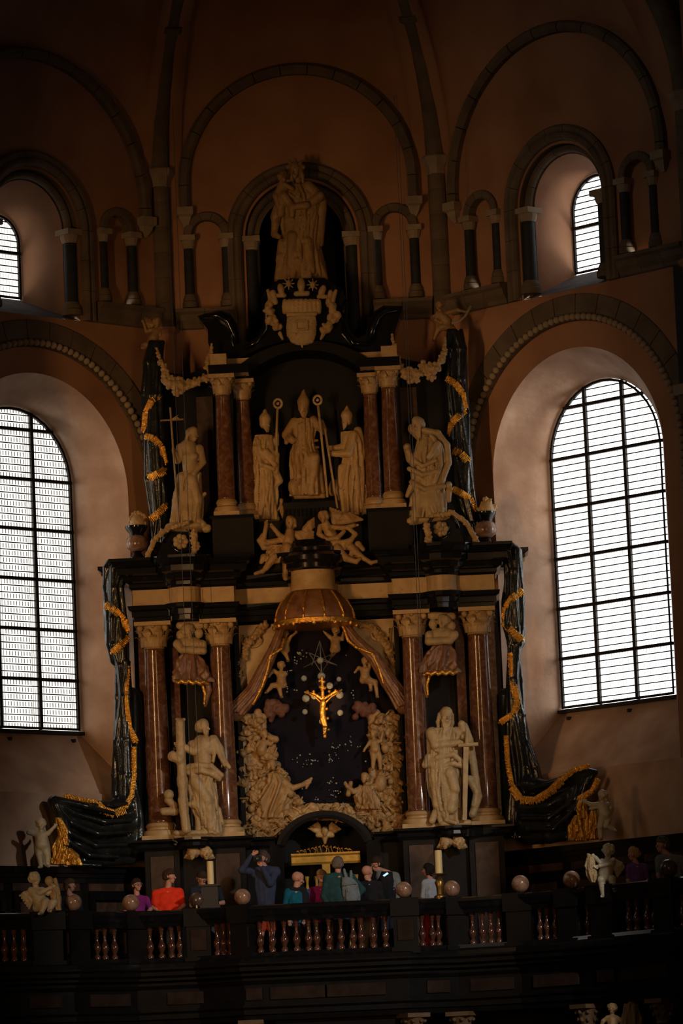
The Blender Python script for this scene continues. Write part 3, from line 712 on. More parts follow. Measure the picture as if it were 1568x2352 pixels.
def sdf(p, X, Y, D):
    if p[0] == 'C':
        _, x1, y1, r1, x2, y2, r2, d1, d2 = p
        bx, by, bd = x2-x1, y2-y1, d2-d1; L2 = bx*bx+by*by+bd*bd+1e-9
        t = np.clip(((X-x1)*bx+(Y-y1)*by+(D-d1)*bd)/L2, 0, 1)
        return np.sqrt((X-x1-t*bx)**2+(Y-y1-t*by)**2+(D-d1-t*bd)**2)-(r1+(r2-r1)*t)
    if p[0] == 'E':
        _, x, y, rx, ry, rz, d, a = p; ca, sa = cos(a), sin(a)
        u = ((X-x)*ca+(Y-y)*sa); v = (-(X-x)*sa+(Y-y)*ca)
        k0 = np.sqrt((u/rx)**2+(v/ry)**2+((D-d)/rz)**2)
        k1 = np.sqrt((u/rx**2)**2+(v/ry**2)**2+((D-d)/rz**2)**2)+1e-6
        return k0*(k0-1)/k1
    _, secs, n, amp, seed, tw, rot = p
    ys = [s[1] for s in secs]; xs_ = [s[0] for s in secs]
    if rot:
        cx, cy = (min(xs_)+max(xs_))/2, (min(ys)+max(ys))/2; ca, sa = cos(rot), sin(rot)
        X, Y = cx+(X-cx)*ca+(Y-cy)*sa, cy-(X-cx)*sa+(Y-cy)*ca
    cx = np.interp(Y, ys, xs_); rx = np.interp(Y, ys, [s[2] for s in secs]); rz = np.interp(Y, ys, [s[3] for s in secs])
    cd_ = np.interp(Y, ys, [(s[4] if len(s) > 4 else 0) for s in secs])
    u, w = X-cx, D-cd_; th = np.arctan2(u/rx, w/rz); h = (Y-ys[0])/(ys[-1]-ys[0]+1e-6)
    q = seed*1.7
    f = (np.sin(n*th+q+tw*h*6+1.6*np.sin(h*5+q)+.7*np.sin(2*th+h*9))
         + .55*np.sin((n*1.9)*th-q*1.3+tw*h*9+2.0*np.sin(h*3.3+q*.7))
         + .35*np.sin((n*.5)*th+h*11+q))
    f = np.sign(f)*np.abs(f)**.8
    k = np.sqrt((u/rx)**2+(w/rz)**2)-1-amp*f*np.clip(.35+1.1*h, 0, 1)
    dd = k*np.minimum(rx, rz)
    return np.maximum(dd*.85, np.maximum(ys[0]-Y, Y-ys[-1]))
def nets(f, o, v):
    """naive surface nets"""
    nx, ny, nz = f.shape; cs = (nx-1, ny-1, nz-1); NC = cs[0]*cs[1]*cs[2]
    acc = np.zeros((3, NC)); cnt = np.zeros(NC); quads = []
    ins = f < 0
    for ax in range(3):
        sl0 = [slice(None)]*3; sl1 = [slice(None)]*3; sl0[ax] = slice(0, -1); sl1[ax] = slice(1, None)
        cr = ins[tuple(sl0)] != ins[tuple(sl1)]
        idx = np.array(np.nonzero(cr)); 
        if idx.shape[1] == 0: continue
        a = f[tuple(idx)]; i2 = idx.copy(); i2[ax] += 1; b = f[tuple(i2)]
        t = a/(a-b); pos = idx.astype(float); pos[ax] += t
        o1, o2 = [k for k in range(3) if k != ax]; ids = []; ok = np.ones(idx.shape[1], bool)
        for (e1, e2) in ((0, 0), (1, 0), (1, 1), (0, 1)):
            c = idx.copy(); c[o1] -= e1; c[o2] -= e2
            g = (c[o1] >= 0) & (c[o2] >= 0) & (c[o1] < cs[o1]) & (c[o2] < cs[o2]) & (c[ax] < cs[ax])
            ok &= g; ci = (c[0]*cs[1]+c[1])*cs[2]+c[2]; ci = np.where(g, ci, 0); ids.append(ci)
            for k in range(3): acc[k] += np.bincount(ci[g], pos[k][g], NC)
            cnt += np.bincount(ci[g], minlength=NC)
        q = np.stack(ids, 1)[ok]; fl = (a < 0)[ok] ^ (ax == 1)
        q[fl] = q[fl][:, ::-1]; quads.append(q)
    if not quads: return np.zeros((0, 3)), np.zeros((0, 4), int)
    used = np.nonzero(cnt)[0]; mp = np.full(NC, -1); mp[used] = np.arange(len(used))
    V = (acc[:, used]/cnt[used]).T*v+np.array(o)
    return V, mp[np.concatenate(quads)]
def field(prims, vox, k, grain=0.0, gs=.5):
    prims = [p for p in prims if p]
    bb = np.array([bbox(p) for p in prims if p[0] != 'S']); m = 2*vox+grain+.5
    lo = np.array([bb[:, 0].min(), bb[:, 2].min(), bb[:, 4].min()])-m; hi = np.array([bb[:, 1].max(), bb[:, 3].max(), bb[:, 5].max()])+m
    n = np.ceil((hi-lo)/vox).astype(int)+1
    ax = [lo[i]+vox*np.arange(n[i]) for i in range(3)]
    f = np.full(tuple(n), 8.0, dtype=np.float32)
    for p in prims:
        b = bbox(p); mg = k+3*vox+(1.5 if p[0] != 'S' else 0); sl = []
        for i in range(3):
            a0 = max(0, int((b[2*i]-mg-lo[i])/vox)); a1 = min(n[i], int((b[2*i+1]+mg-lo[i])/vox)+2); sl.append(slice(a0, max(a1, a0+1)))
        X = ax[0][sl[0]][:, None, None]; Y = ax[1][sl[1]][None, :, None]; D = ax[2][sl[2]][None, None, :]
        sub = p[0] == 'S'; kq = min(k, 1.1) if (p[0] == 'C' and max(p[3], p[6]) < 4.2 or p[0] == 'E' and min(p[3], p[4]) < 3.2) else k; g = sdf(p[1:] if sub else p, X, Y, D); a = f[tuple(sl)]
        if sub:
            g = -g; kk = min(k, 1.5); h = np.maximum(kk-np.abs(a-g), 0)/kk; f[tuple(sl)] = np.maximum(a, g)+h*h*kk*.25
        else:
            h = np.maximum(kq-np.abs(a-g), 0)/kq; f[tuple(sl)] = np.minimum(a, g)-h*h*kq*.25
    if grain:
        X, Y, D = np.meshgrid(*ax, indexing='ij', sparse=True)
        f = f+grain*(np.sin(X*gs+2*np.sin(Y*gs*.6))*np.sin(Y*gs*1.1+1.5*np.sin(D*gs*.8))+.6*np.sin(X*gs*2.1+D*gs*1.7)*np.sin(Y*gs*2.3-D*gs))
    f[0] = f[-1] = 5; f[:, 0] = f[:, -1] = 5; f[:, :, 0] = f[:, :, -1] = 5
    return f, lo, vox
def carve(name, prims, Y0, m, parent=None, vox=1.5, k=3.0, grain=.35, gs=.5, yaw=0, origin=None, persp=False):
    """mesh the strokes; relief zero lies in the plane y = Y0"""
    f, lo, v = field(prims, vox, k, grain, gs)
    P, Q = nets(f, lo, v)
    cx, cy = P[:, 0].mean(), P[:, 1].mean()
    O = at(cx, cy, Y0); ex = at(cx+1, cy, Y0)-O; ey = at(cx, cy+1, Y0)-O; s = ex.length
    if yaw: ed = Vector((sin(yaw), -cos(yaw), 0))*s
    else: ed = Vector((0, -s, 0))
    Wd = np.array(O)[None]+(P[:, :1]-cx)*np.array(ex)[None]+(P[:, 1:2]-cy)*np.array(ey)[None]+P[:, 2:3]*np.array(ed)[None]
    if persp:                           # long things that run far towards the room keep their place along the line of sight
        Rm = np.array(CR); rr = np.stack([(P[:, 0]-784)/FPX, -(P[:, 1]-1176)/FPX, -np.ones(len(P))], 1) @ Rm.T
        Wd = CAM[None]+rr*((Y0-P[:, 2]*s-CAM[1])/rr[:, 1])[:, None]
    og = parent_loc(parent) if parent else Vector(origin) if origin else Vector((float((Wd[:, 0].min()+Wd[:, 0].max())/2), Y0, float(Wd[:, 2].min())))
    Wd = Wd-np.array(og)[None]
    me = bpy.data.meshes.new(name); nv, nf = len(Wd), len(Q)
    me.vertices.add(nv); me.vertices.foreach_set('co', Wd.astype(np.float32).ravel())
    me.loops.add(nf*4); me.loops.foreach_set('vertex_index', Q.astype(np.int32).ravel())
    me.polygons.add(nf); me.polygons.foreach_set('loop_start', np.arange(0, nf*4, 4, dtype=np.int32))
    me.polygons.foreach_set('loop_total', np.full(nf, 4, dtype=np.int32))
    me.update(calc_edges=True); me.materials.append(m); me.shade_smooth()
    o = bpy.data.objects.new(name, me); link(o)
    if parent: o.parent = parent
    else: o.location = og
    return o
def ridge(secs, pts, r0, r1=None, lift=.0):
    """a fold lying on the front of a robe given by its sections"""
    ys = [s[1] for s in secs]; out = []
    for x, y in pts:
        cx = np.interp(y, ys, [s[0] for s in secs]); rx = np.interp(y, ys, [s[2] for s in secs]); rz = np.interp(y, ys, [s[3] for s in secs])
        cd_ = np.interp(y, ys, [(s[4] if len(s) > 4 else 0) for s in secs]); u = min(.97, abs(x-cx)/rx)
        out.append((x, y, float(cd_+rz*sqrt(1-u*u))+lift))
    return PL(out, r0, r1)
# ---- anatomy, in units of half a head height
class Fr:
    """local frame of a head: a to its left on the page, b up, c forward"""
    def __init__(s, x, y, d, u, yaw=0, tilt=0, pitch=0):
        s.x, s.y, s.d, s.u = x, y, d, u; s.cy, s.sy = cos(radians(yaw)), sin(radians(yaw)); s.ct, s.st = cos(radians(tilt)), sin(radians(tilt)); s.cp, s.sp = cos(radians(pitch)), sin(radians(pitch))
    def __call__(s, a, b, c):
        b, c = b*s.cp-c*s.sp, b*s.sp+c*s.cp
        X = a*s.cy+c*s.sy; D = c*s.cy-a*s.sy
        X, B = X*s.ct+b*s.st, b*s.ct-X*s.st
        return s.x+X*s.u, s.y-B*s.u, s.d+D*s.u
def cap(F, p, r, q, r2):
    a, b = F(*p), F(*q); return C(a[0], a[1], r*F.u, b[0], b[1], r2*F.u, a[2], b[2])
def ball(F, p, r): a = F(*p); return E_(a[0], a[1], r*F.u, r*F.u, r*F.u, a[2])
def head(x, y, u, d=0, yaw=0, tilt=0, pitch=0, neck=True):
    F = Fr(x, y, d, u, yaw, tilt, pitch); o = []
    o += [cap(F, (0, .22, -.12), .72, (0, .26, .10), .68), cap(F, (0, .05, .25), .52, (0, -.55, .38), .36), ball(F, (0, -.72, .52), .20),
          cap(F, (-.28, .22, .62), .13, (.28, .22, .62), .13), cap(F, (0, .10, .74), .09, (0, -.16, .95), .14),
          cap(F, (-.14, -.42, .78), .08, (.14, -.42, .78), .08), cap(F, (-.13, -.54, .75), .07, (.13, -.54, .75), .07),
          ball(F, (-.36, -.15, .45), .24), ball(F, (.36, -.15, .45), .24),
          cap(F, (-.72, .12, .0), .1, (-.70, -.18, .06), .08), cap(F, (.72, .12, .0), .1, (.70, -.18, .06), .08)]
    o += [Sb(ball(F, (-.28, .07, .80), .11)), Sb(ball(F, (.28, .07, .80), .11)), ball(F, (-.28, .06, .64), .10), ball(F, (.28, .06, .64), .10)]
    return o, F
def hair(F, kind='short', seed=1):
    rnd = random.Random(seed); o = [cap(F, (0, .30, -.22), .84, (0, .50, .06), .74), cap(F, (-.3, -.05, -.45), .5, (.3, -.05, -.45), .5)]
    if kind == 'curly':
        for i in range(34):
            a = rnd.uniform(0, 2*pi); t = rnd.uniform(-.3, 1)
            o.append(ball(F, (.78*cos(a)*sqrt(1-max(t, 0)**2*.7), .2+.75*t, -.15+.62*sin(a)*sqrt(1-max(t, 0)**2*.7) if sin(a) < .5 else .35), .27))
    if kind == 'long':
        for sx in (-1, 1): o += [cap(F, (.68*sx, .3, -.2), .28, (.82*sx, -.6, -.35), .26), cap(F, (.82*sx, -.6, -.35), .26, (.7*sx, -1.5, -.5), .18)]
        o.append(cap(F, (0, .2, -.5), .6, (0, -1.2, -.6), .4))
    if kind == 'bob':
        for sx in (-1, 1): o += [cap(F, (.62*sx, .3, -.15), .34, (.66*sx, -.6, -.2), .26)]
        o.append(cap(F, (0, .2, -.5), .55, (0, -.6, -.5), .42))
    if kind == 'bun':
        o += [cap(F, (0, .2, -.4), .58, (0, -.2, -.5), .4), ball(F, (0, .1, -1.1), .34), ball(F, (.1, -.1, -1.2), .2)]
    return o
def beard(F, l=1.0, seed=3):
    rnd = random.Random(seed); o = []
    for i in range(9):
        a = -.5+i*.125
        o.append(cap(F, (a, -.35-.2*(1-abs(a)*2), .55-.3*abs(a)), .16, (a*.5+rnd.uniform(-.1, .1), -.75-l*rnd.uniform(.5, 1)*(1-abs(a)), .55), .09))
    return o
def limb(a, b, c, r0, r1, r2): # points (x, y, d)
    return [C(a[0], a[1], r0, b[0], b[1], r1, a[2], b[2]), C(b[0], b[1], r1, c[0], c[1], r2, b[2], c[2])]
def autofold(R, n=16, seed=0, r=2.6, slant=.25):
    rn = random.Random(seed); o = []; y0, y1 = R[0][1], R[-1][1]; ys = [s[1] for s in R]
    for i in range(n):
        t = -.85+1.7*(i+rn.random()*.6)/n; a = rn.uniform(0, .45); b = rn.uniform(.6, 1.0); q = []; sl = rn.uniform(-slant, slant); ph = rn.uniform(0, 6)
        for k in range(6):
            h = a+(b-a)*k/5; y = y0+(y1-y0)*h; cx = np.interp(y, ys, [s[0] for s in R]); rx = np.interp(y, ys, [s[2] for s in R])
            q.append((float(cx+rx*max(-.93, min(.93, t+sl*(h-a)+.07*sin(h*9+ph)))), y))
        rr = ridge(R, q, r*rn.uniform(.8, 1.3), r*rn.uniform(1.0, 1.6), .5)
        o += rr
        if i % 2 == 0: o += [Sb(c) for c in ridge(R, [(x+r*2.0, y) for x, y in q], r*.6, r*.9, 1.0)]
    return o
def P3(p): return (p[0], p[1], p[2] if len(p) > 2 else 0)
def hand(w, dirx, diry, u, spread=1, thumb=1, curl=.3, dd=0):
    """palm, four fingers of unequal length and a thumb; w = wrist, dir = where the fingers point"""
    x, y, d = P3(w); L_ = hypot(dirx, diry) or 1; ax, ay = dirx/L_, diry/L_; px, py = -ay, ax
    s = u*.40; cx, cy = x+ax*s*1.0, y+ay*s*1.0
    o = [E_(cx, cy, s*.62, s*.62, s*.34, d), C(x, y, s*.45, cx, cy, s*.5, d)]
    for i, (off, ln) in enumerate(((-.48, .8), (-.17, .98), (.15, .93), (.45, .72))):
        bx, by = x+ax*s*1.45+px*off*s*spread, y+ay*s*1.45+py*off*s*spread
        mx, my = bx+ax*ln*s*.7, by+ay*ln*s*.7
        o += [C(bx, by, s*.17, mx, my, s*.155, d, d+curl*s*.5), C(mx, my, s*.155, mx+ax*ln*s*.5*(1-curl), my+ay*ln*s*.5*(1-curl), s*.12, d+curl*s*.5, d+curl*s*1.3)]
    o += [C(x+ax*s*.5-px*thumb*s*.4, y+ay*s*.5-py*thumb*s*.4, s*.22, x+ax*s*1.1-px*thumb*s*.95, y+ay*s*1.1-py*thumb*s*.95, s*.18, d+.1*s),
          C(x+ax*s*1.1-px*thumb*s*.95, y+ay*s*1.1-py*thumb*s*.95, s*.18, x+ax*s*1.75-px*thumb*s*.95, y+ay*s*1.75-py*thumb*s*.95, s*.13, d+.1*s, d+.4*s)]
    return o
def foot(a, u, dx=0, dd=1.0):
    x, y, d = P3(a); return [C(x, y, u*.28, x+dx*u*.5, y+u*.15, u*.26, d, d+dd*u*.5), C(x+dx*u*.5, y+u*.15, u*.24, x+dx*u*1.0, y+u*.2, u*.2, d+dd*u*.5, d+dd*u*1.1)]
def wing(x, y, tx, ty, w, d=0, n=7, r=3.0):
    """feathered wing from the shoulder (x, y) to the tip (tx, ty)"""
    o = []; ax, ay = tx-x, ty-y; L_ = hypot(ax, ay); px, py = -ay/L_, ax/L_
    for i in range(n):
        t = i/(n-1); bx, by = x+ax*.15*t, y+ay*.15*t
        mx, my = x+ax*(.35+.2*t)+px*w*(1-t)*.9, y+ay*(.35+.2*t)+py*w*(1-t)*.9
        ex, ey = x+ax*(.55+.45*t)+px*w*(1-t)*1.25, y+ay*(.55+.45*t)+py*w*(1-t)*1.25
        o += [C(bx, by, r*1.4, mx, my, r*1.3, d, d+1), C(mx, my, r*1.3, ex, ey, r*.7, d+1, d-1)]
    o.append(C(x, y, r*1.6, x+ax*.6, y+ay*.6, r*1.3, d+1)); return o
def putto(x, y, u, yaw=0, tilt=0, lean=0, arms=None, legs=None, d=0, hk='curly', seed=1, belly=1.0, hd=0):
    """a chubby child: (x, y) is the head centre"""
    h, F = head(x, y, u, d+hd, yaw, tilt); o = h+hair(F, hk, seed)
    sx, sy = x+lean*.3, y+u*1.55; hx, hy = x+lean, y+u*4.1
    o += [C(x, y+u*.6, u*.4, sx, sy, u*.5, d), E_(sx, sy+u*.5, u*1.15, u*.95, u*.85, d), C(sx, sy+u*.6, u*.95, hx, hy-u*.6, u*1.15*belly, d, d+u*.2), E_(hx, hy, u*1.2, u*.85, u*.95, d)]
    for sg, a in zip((-1, 1), arms or []):
        if a: o += limb((sx+sg*u*.85, sy+u*.1, d), P3(a[0]), P3(a[1]), u*.52, u*.42, u*.28)+[E_(a[1][0], a[1][1], u*.3, u*.3, u*.25, P3(a[1])[2])]; o += hand(P3(a[1]), a[1][0]-a[0][0], a[1][1]-a[0][1], u*.9)
    for sg, l in zip((-1, 1), legs or []):
        if l: o += limb((hx+sg*u*.5, hy+u*.2, d), P3(l[0]), P3(l[1]), u*.80, u*.6, u*.36)+foot(P3(l[1]), u, sg*.3)
    return o
# ================================================================== statues
def statue(name, prims, Y, m, label, group=None, cat='statue', vox=1.4, **kw):
    o = carve(name, prims, Y, M[m], vox=vox, **kw); return setp(o, label, cat, group)
def sub(o, name, VF, m, smooth=False): return obj(name, VF[0], VF[1], M[m], o, smooth)
def wpts(pts, Y): return [at(x, y, Y-(p[0] if p else 0)) for x, y, *p in pts]
# --- madonna and child in the top niche
R = [(684, 425, 30, 20), (690, 450, 48, 26), (692, 490, 44, 26), (690, 540, 38, 24), (692, 590, 44, 28), (693, 645, 55, 32)]
h, F = head(679, 398, 17, 14, yaw=-20, tilt=-6)
h2, F2 = head(650, 412, 12, 22, yaw=35)
pr = [Lf(R, 9, .16, 2, .1)]+autofold(R, 18, 1, 3.2)+h+hair(F, 'long')+h2+hair(F2, 'curly', 4)
pr += [C(668, 380, 5, 664, 371, 3, 14), C(678, 378, 6, 678, 368, 3, 16), C(688, 380, 5, 693, 372, 3, 14), C(662, 386, 6, 696, 386, 6, 12)]
pr += [C(650, 425, 9, 652, 455, 12, 20), C(652, 455, 11, 670, 478, 8, 26), C(670, 478, 8, 672, 500, 6, 30), C(645, 430, 7, 633, 455, 6, 22), C(633, 455, 6, 640, 480, 5, 26), C(648, 465, 10, 645, 495, 9, 20),
       C(655, 430, 6, 672, 440, 5, 30), C(708, 430, 13, 735, 455, 12, 12), C(735, 455, 11, 705, 478, 9, 22), C(705, 478, 9, 672, 482, 7, 34),
       C(640, 480, 13, 632, 500, 11, 10), C(635, 495, 12, 630, 540, 7, 8), C(630, 540, 8, 640, 545, 6, 8), C(742, 462, 8, 740, 480, 10, 5), C(738, 480, 12, 734, 560, 9, 2),
       C(672, 548, 13, 668, 612, 9, 24), C(706, 560, 12, 716, 625, 10, 22), C(648, 560, 10, 640, 600, 7, 10), C(643, 600, 8, 638, 640, 8, 8)]
for q in ([(705, 480), (690, 510), (660, 530)], [(720, 490), (700, 530), (690, 560), (694, 635)], [(728, 500), (722, 560), (735, 635)], [(680, 560), (683, 600), (676, 640)], [(660, 505), (700, 520), (730, 515)], [(665, 450), (690, 470), (722, 462)]):
    pr += ridge(R, q, 4, 3.5, 1)
mad = statue('madonna_statue', pr, -.55, 'alabaster2', 'crowned madonna carrying the child in the dark niche at the top', k=3)
# --- coat of arms below her
CO = root('coat_of_arms', at(693, 790, -1.3), 'pale carved coat of arms with crown and mitres under the madonna', 'coat of arms')
sh = [Lf([(692, 722, 32, 8), (692, 745, 35, 11), (692, 770, 34, 11), (693, 788, 24, 8), (693, 793, 10, 5)], 3, .01, 0), C(662, 724, 5, 724, 722, 5, 8), C(680, 740, 2.2, 706, 739, 2.2, 12), C(680, 740, 2.2, 681, 758, 2.2, 12), C(706, 739, 2.2, 706, 758, 2.2, 12), C(681, 759, 2.2, 706, 758, 2.2, 12), C(668, 765, 1.6, 680, 768, 1.6, 12), C(693, 792, 3, 694, 798, 2, 5)]
carve('shield', sh, -1.25, M['paleal'], CO, vox=1.2, k=2)
rnd = random.Random(7); pr = []
for i in range(9): 
    x = 655+9.5*i; pr += [C(x, 706, 8, x, 716, 7, 6+6*sin(pi*i/8)), E_(x, 697, 7, 9, 7, 8+6*sin(pi*i/8))]
for sx in (-1, 1):
    for i in range(24):
        t = rnd.random(); x = 693+sx*(48+28*sin(pi*(t*.8+.2)))+rnd.uniform(-9, 9); y = 690+t*72; pr.append(E_(x, y, rnd.uniform(5, 9), rnd.uniform(5, 10), 7, rnd.uniform(-2, 8), rnd.uniform(-60, 60)))
    pr += [C(693+sx*70, 690, 7, 693+sx*78, 668, 4, 2), C(693+sx*60, 695, 6, 693+sx*66, 672, 6, 4), C(693+sx*50, 766, 5, 693+sx*44, 778, 3, 0)]
carve('crest_foliage', pr, -1.2, M['alabaster'], CO, vox=1.3, k=2.5, grain=.5)
carve('mitre', [E_(692, 656, 9, 17, 8, 8), C(680, 676, 6, 706, 675, 6, 6)], -1.2, M['paleal'], CO, vox=1.3)
for x, y in ((663, 652), (718, 655)):
    pr = [E_(x, y, 6, 8, 6, 6)]+[C(x, y, 2, x+13*cos(a*pi/4), y+13*sin(a*pi/4), 1.4, 4) for a in range(8)]
    carve('sunburst', pr, -1.2, M['paleal'], CO, vox=1.1, k=1.5)
for x, y, t in ((645, 665, -12), (740, 668, 25)): carve('side_mitre', [E_(x, y, 8, 14, 7, 3, t), C(x-8, y+14, 5, x+8, y+14, 5, 3)], -1.2, M['alabaster'], CO, vox=1.3)
# --- top cherubs
statue('cherub_statue', putto(360, 741, 10, 30, 0, -8, [((336, 762), (330, 742)), ((368, 768), (360, 776))], [((335, 795), (322, 801)), ((370, 788), (366, 796))])+wing(345, 760, 332, 728, 14, -6, 5, 2.5)+[E_(345, 792, 22, 8, 12, 0)], -1.1, 'alabaster2', 'small winged cherub astride the left black drapery column top', vox=1.1, k=1.8)
c = statue('cherub_statue', putto(1008, 703, 10, -30, 0, 18, [((1000, 735), (1012, 742)), ((1050, 712), (1066, 716))], [((1005, 760), (995, 782)), ((1040, 755), (1052, 775))])+[E_(1022, 752, 22, 8, 12, 0)], -1.1, 'alabaster2', 'small cherub blowing a horn on the right black drapery column top', vox=1.1, k=1.8)
sub(c, 'horn', tube(wpts([(1036, 742), (1054, 738), (1068, 726), (1082, 702)], -1.25), [.03, .025, .018, .03], 8), 'palestone', True)
# --- upper left saint with a cross staff
R = [(432, 1022, 22, 14), (436, 1050, 26, 17), (438, 1085, 23, 16), (432, 1120, 28, 20), (430, 1160, 31, 22), (428, 1200, 34, 24)]
h, F = head(442, 1000, 16, 6, yaw=55, tilt=4)
pr = [Lf(R[2:], 8, .17, 5, .2)]+autofold(R[2:], 14, 2, 2.6)+[C(432, 1028, 20, 436, 1050, 19, 0), C(436, 1050, 19, 438, 1090, 17, 0)]+h+hair(F, 'long')
pr += limb((414, 1028, 0), (408, 1058, 4), (402, 1042, 14), 10, 8, 6)+hand((402, 1042, 14), -2, -8, 14)+limb((458, 1030, 0), (466, 1062, 6), (446, 1090, 18), 10, 8, 6)+hand((446, 1090, 18), -8, 6, 14)
pr += [E_(430, 1050, 10, 8, 6, 15), E_(446, 1050, 9, 8, 6, 15), C(440, 1100, 12, 456, 1150, 10, 14), C(456, 1150, 10, 452, 1195, 8, 12), C(452, 1150, 8, 470, 1135, 5, 4), C(416, 1095, 10, 405, 1180, 9, 6), C(405, 1180, 10, 404, 1200, 8, 6),
       E_(430, 1208, 48, 12, 26, 0), C(388, 1212, 9, 476, 1214, 10, 4), C(440, 1182, 9, 466, 1206, 9, 10)]
for q in ([(420, 1095), (416, 1140), (414, 1195)], [(436, 1100), (424, 1140), (428, 1195)], [(415, 1092), (440, 1098), (460, 1090)], [(448, 1105), (440, 1150), (440, 1195)]): pr += ridge(R, q, 3.5, 3, 1)
o = statue('saint_statue', pr, -1.65, 'paleal', 'half draped long-haired saint with thin cross staff, left of the upper columns', 'large carved saints of the altar', k=2.4)
sub(o, 'cross_staff', join(tube(wpts([(391, 936), (399, 1050), (411, 1204)], -1.85), .018, 6), tube(wpts([(368, 966), (421, 963)], -1.85), .016, 6)), 'alabaster2')
sub(o, 'pennant', prism([(p.x, p.z) for p in wpts([(394, 962), (410, 952), (406, 957), (412, 961), (398, 966)], -1.86)], -1.87, -1.85), 'paleal')
# --- upper right saint, wrapped in a great mantle
R = [(985, 1005, 26, 18), (985, 1040, 34, 24), (984, 1090, 36, 26), (982, 1130, 34, 25), (982, 1160, 36, 26), (985, 1192, 42, 28)]
h, F = head(960, 978, 17, 12, yaw=-35, tilt=-14)
pr = [Lf(R, 8, .17, 3, .35)]+autofold(R, 16, 3, 3.0, .5)+h+hair(F, 'short')+beard(F, 1.7)+[C(948, 985, 12, 976, 1010, 14, 2)]
pr += limb((975, 1020, 10), (950, 1065, 18), (936, 1040, 26), 13, 10, 7)+hand((936, 1040, 26), -1, -8, 15)+[C(935, 1030, 9, 940, 1060, 7, 20)]
pr += PL([(975, 992, 18), (1005, 998, 20), (1026, 1025, 16), (1030, 1065, 14), (1014, 1108, 22)], 8, 7)+PL([(990, 1005, 26), (1010, 1030, 26), (1012, 1070, 24), (1000, 1110, 26)], 5, 5)
pr += [E_(1000, 1040, 12, 17, 12, 24), C(1004, 1024, 8, 985, 1055, 7, 32)]+PL([(940, 1080, 22), (970, 1095, 30), (1008, 1085, 26)], 6, 5)+PL([(945, 1110, 20), (975, 1128, 30), (1018, 1120, 24)], 6, 6)+PL([(950, 1060, 24), (970, 1075, 30), (1000, 1062, 30)], 5, 4)
pr += [C(1030, 1115, 8, 1030, 1150, 6, 10), C(1028, 1118, 7, 1035, 1125, 5, 16), C(945, 1120, 8, 935, 1140, 5, 12), E_(985, 1150, 22, 26, 12, 22), C(960, 1130, 9, 952, 1195, 9, 16), C(1010, 1140, 8, 1012, 1190, 8, 18), C(940, 1198, 10, 1020, 1188, 10, 8)]
for q in ([(965, 1135), (975, 1165), (970, 1190)], [(995, 1130), (990, 1160), (998, 1190)]): pr += ridge(R, q, 4, 3, 2)
statue('saint_statue', pr, -1.6, 'paleal', 'bearded saint in great looped mantle, right of the upper columns', 'large carved saints of the altar', k=2.4)
# --- three bishops in the upper niche
def mitre(F, h=1.9): return [cap(F, (0, .4, .0), .84, (0, .45+h*.35, .05), .95), cap(F, (0, .45+h*.35, .05), .95, (0, .5+h*1.1, .05), .16), Sb(cap(F, (-.05, .9+h, 0), .12, (-.05, .5+h*.6, 0), .1))]
def crook(o, pts, cx, cy, Y, r=9, m='alabaster'):
    q = wpts(pts, Y); sub(o, 'crosier', tube(q, .022, 8), m, True)
    c = at(cx, cy, Y); s = .0077*r
    V, F = tube([c+Vector((s*cos(a), 0, s*1.15*sin(a))) for a in [pi*2*i/14 for i in range(15)]], .024, 6)
    sub(o, 'crosier_head', join((V, F), ico(c, (.035, .03, .035), 1)), m, True)
R = [(606, 1000, 22, 16), (603, 1030, 27, 20), (600, 1070, 26, 20), (606, 1090, 26, 18), (606, 1130, 28, 20), (606, 1195, 30, 22)]
h, F = head(608, 978, 14, 4, yaw=50)
pr = [Lf(R, 9, .15, 7, .25)]+autofold(R, 14, 4, 2.5)+h+mitre(F, 2.0)+beard(F, .5)+limb((618, 1018, 4), (625, 1055, 16), (612, 1040, 24), 10, 9, 7)+limb((620, 1005, -2), (634, 1020, 0), (636, 1000, 4), 7, 6, 5)+hand((636, 1002, 4), 0, -6, 13)
pr += PL([(590, 1010, 14), (600, 1040, 24), (632, 1070, 20)], 5, 6)+PL([(585, 1030, 14), (602, 1070, 24), (628, 1080, 18)], 5, 5)+[C(634, 1045, 8, 634, 1085, 7, 10), C(632, 1085, 9, 642, 1105, 8, 4), C(640, 1105, 8, 630, 1120, 5, 4)]
for q in ([(592, 1095), (586, 1140), (590, 1190)], [(605, 1100), (608, 1140), (600, 1190)], [(620, 1100), (612, 1150), (620, 1190)]): pr += ridge(R, q, 4, 3.5, 1)
pr += [C(580, 1192, 6, 636, 1192, 7, 6)]
o = statue('bishop_statue', pr, -.85, 'alabaster', 'left bishop statue in mitre facing the middle one', 'mitred bishops in the upper niche', k=2.4)
crook(o, [(636, 1065), (635, 990), (637, 935)], 638, 927, -.95)
statue('figurine', [E_(646, 1150, 5, 6, 5, 0), C(646, 1158, 5, 648, 1175, 6), C(648, 1175, 5, 652, 1192, 4), C(644, 1160, 2.5, 638, 1172, 2)], -.95, 'alabaster2', 'tiny kneeling figure at the feet of the left bishop', cat='figurine', vox=1.0, k=2)
R = [(697, 962, 26, 18), (697, 985, 30, 20), (698, 1015, 22, 18), (700, 1040, 30, 22), (704, 1080, 34, 26), (706, 1140, 36, 28)]
h, F = head(697, 942, 15, 6, yaw=8)
pr = [Lf(R, 9, .15, 1, .15)]+autofold(R, 15, 5, 2.6)+h+mitre(F, 2.3)+beard(F, .9)+limb((676, 970, 4), (657, 1000, 8), (672, 1015, 20), 11, 10, 8)+hand((672, 1012, 20), 8, 2, 14)+[C(660, 1003, 9, 658, 1018, 5, 10)]
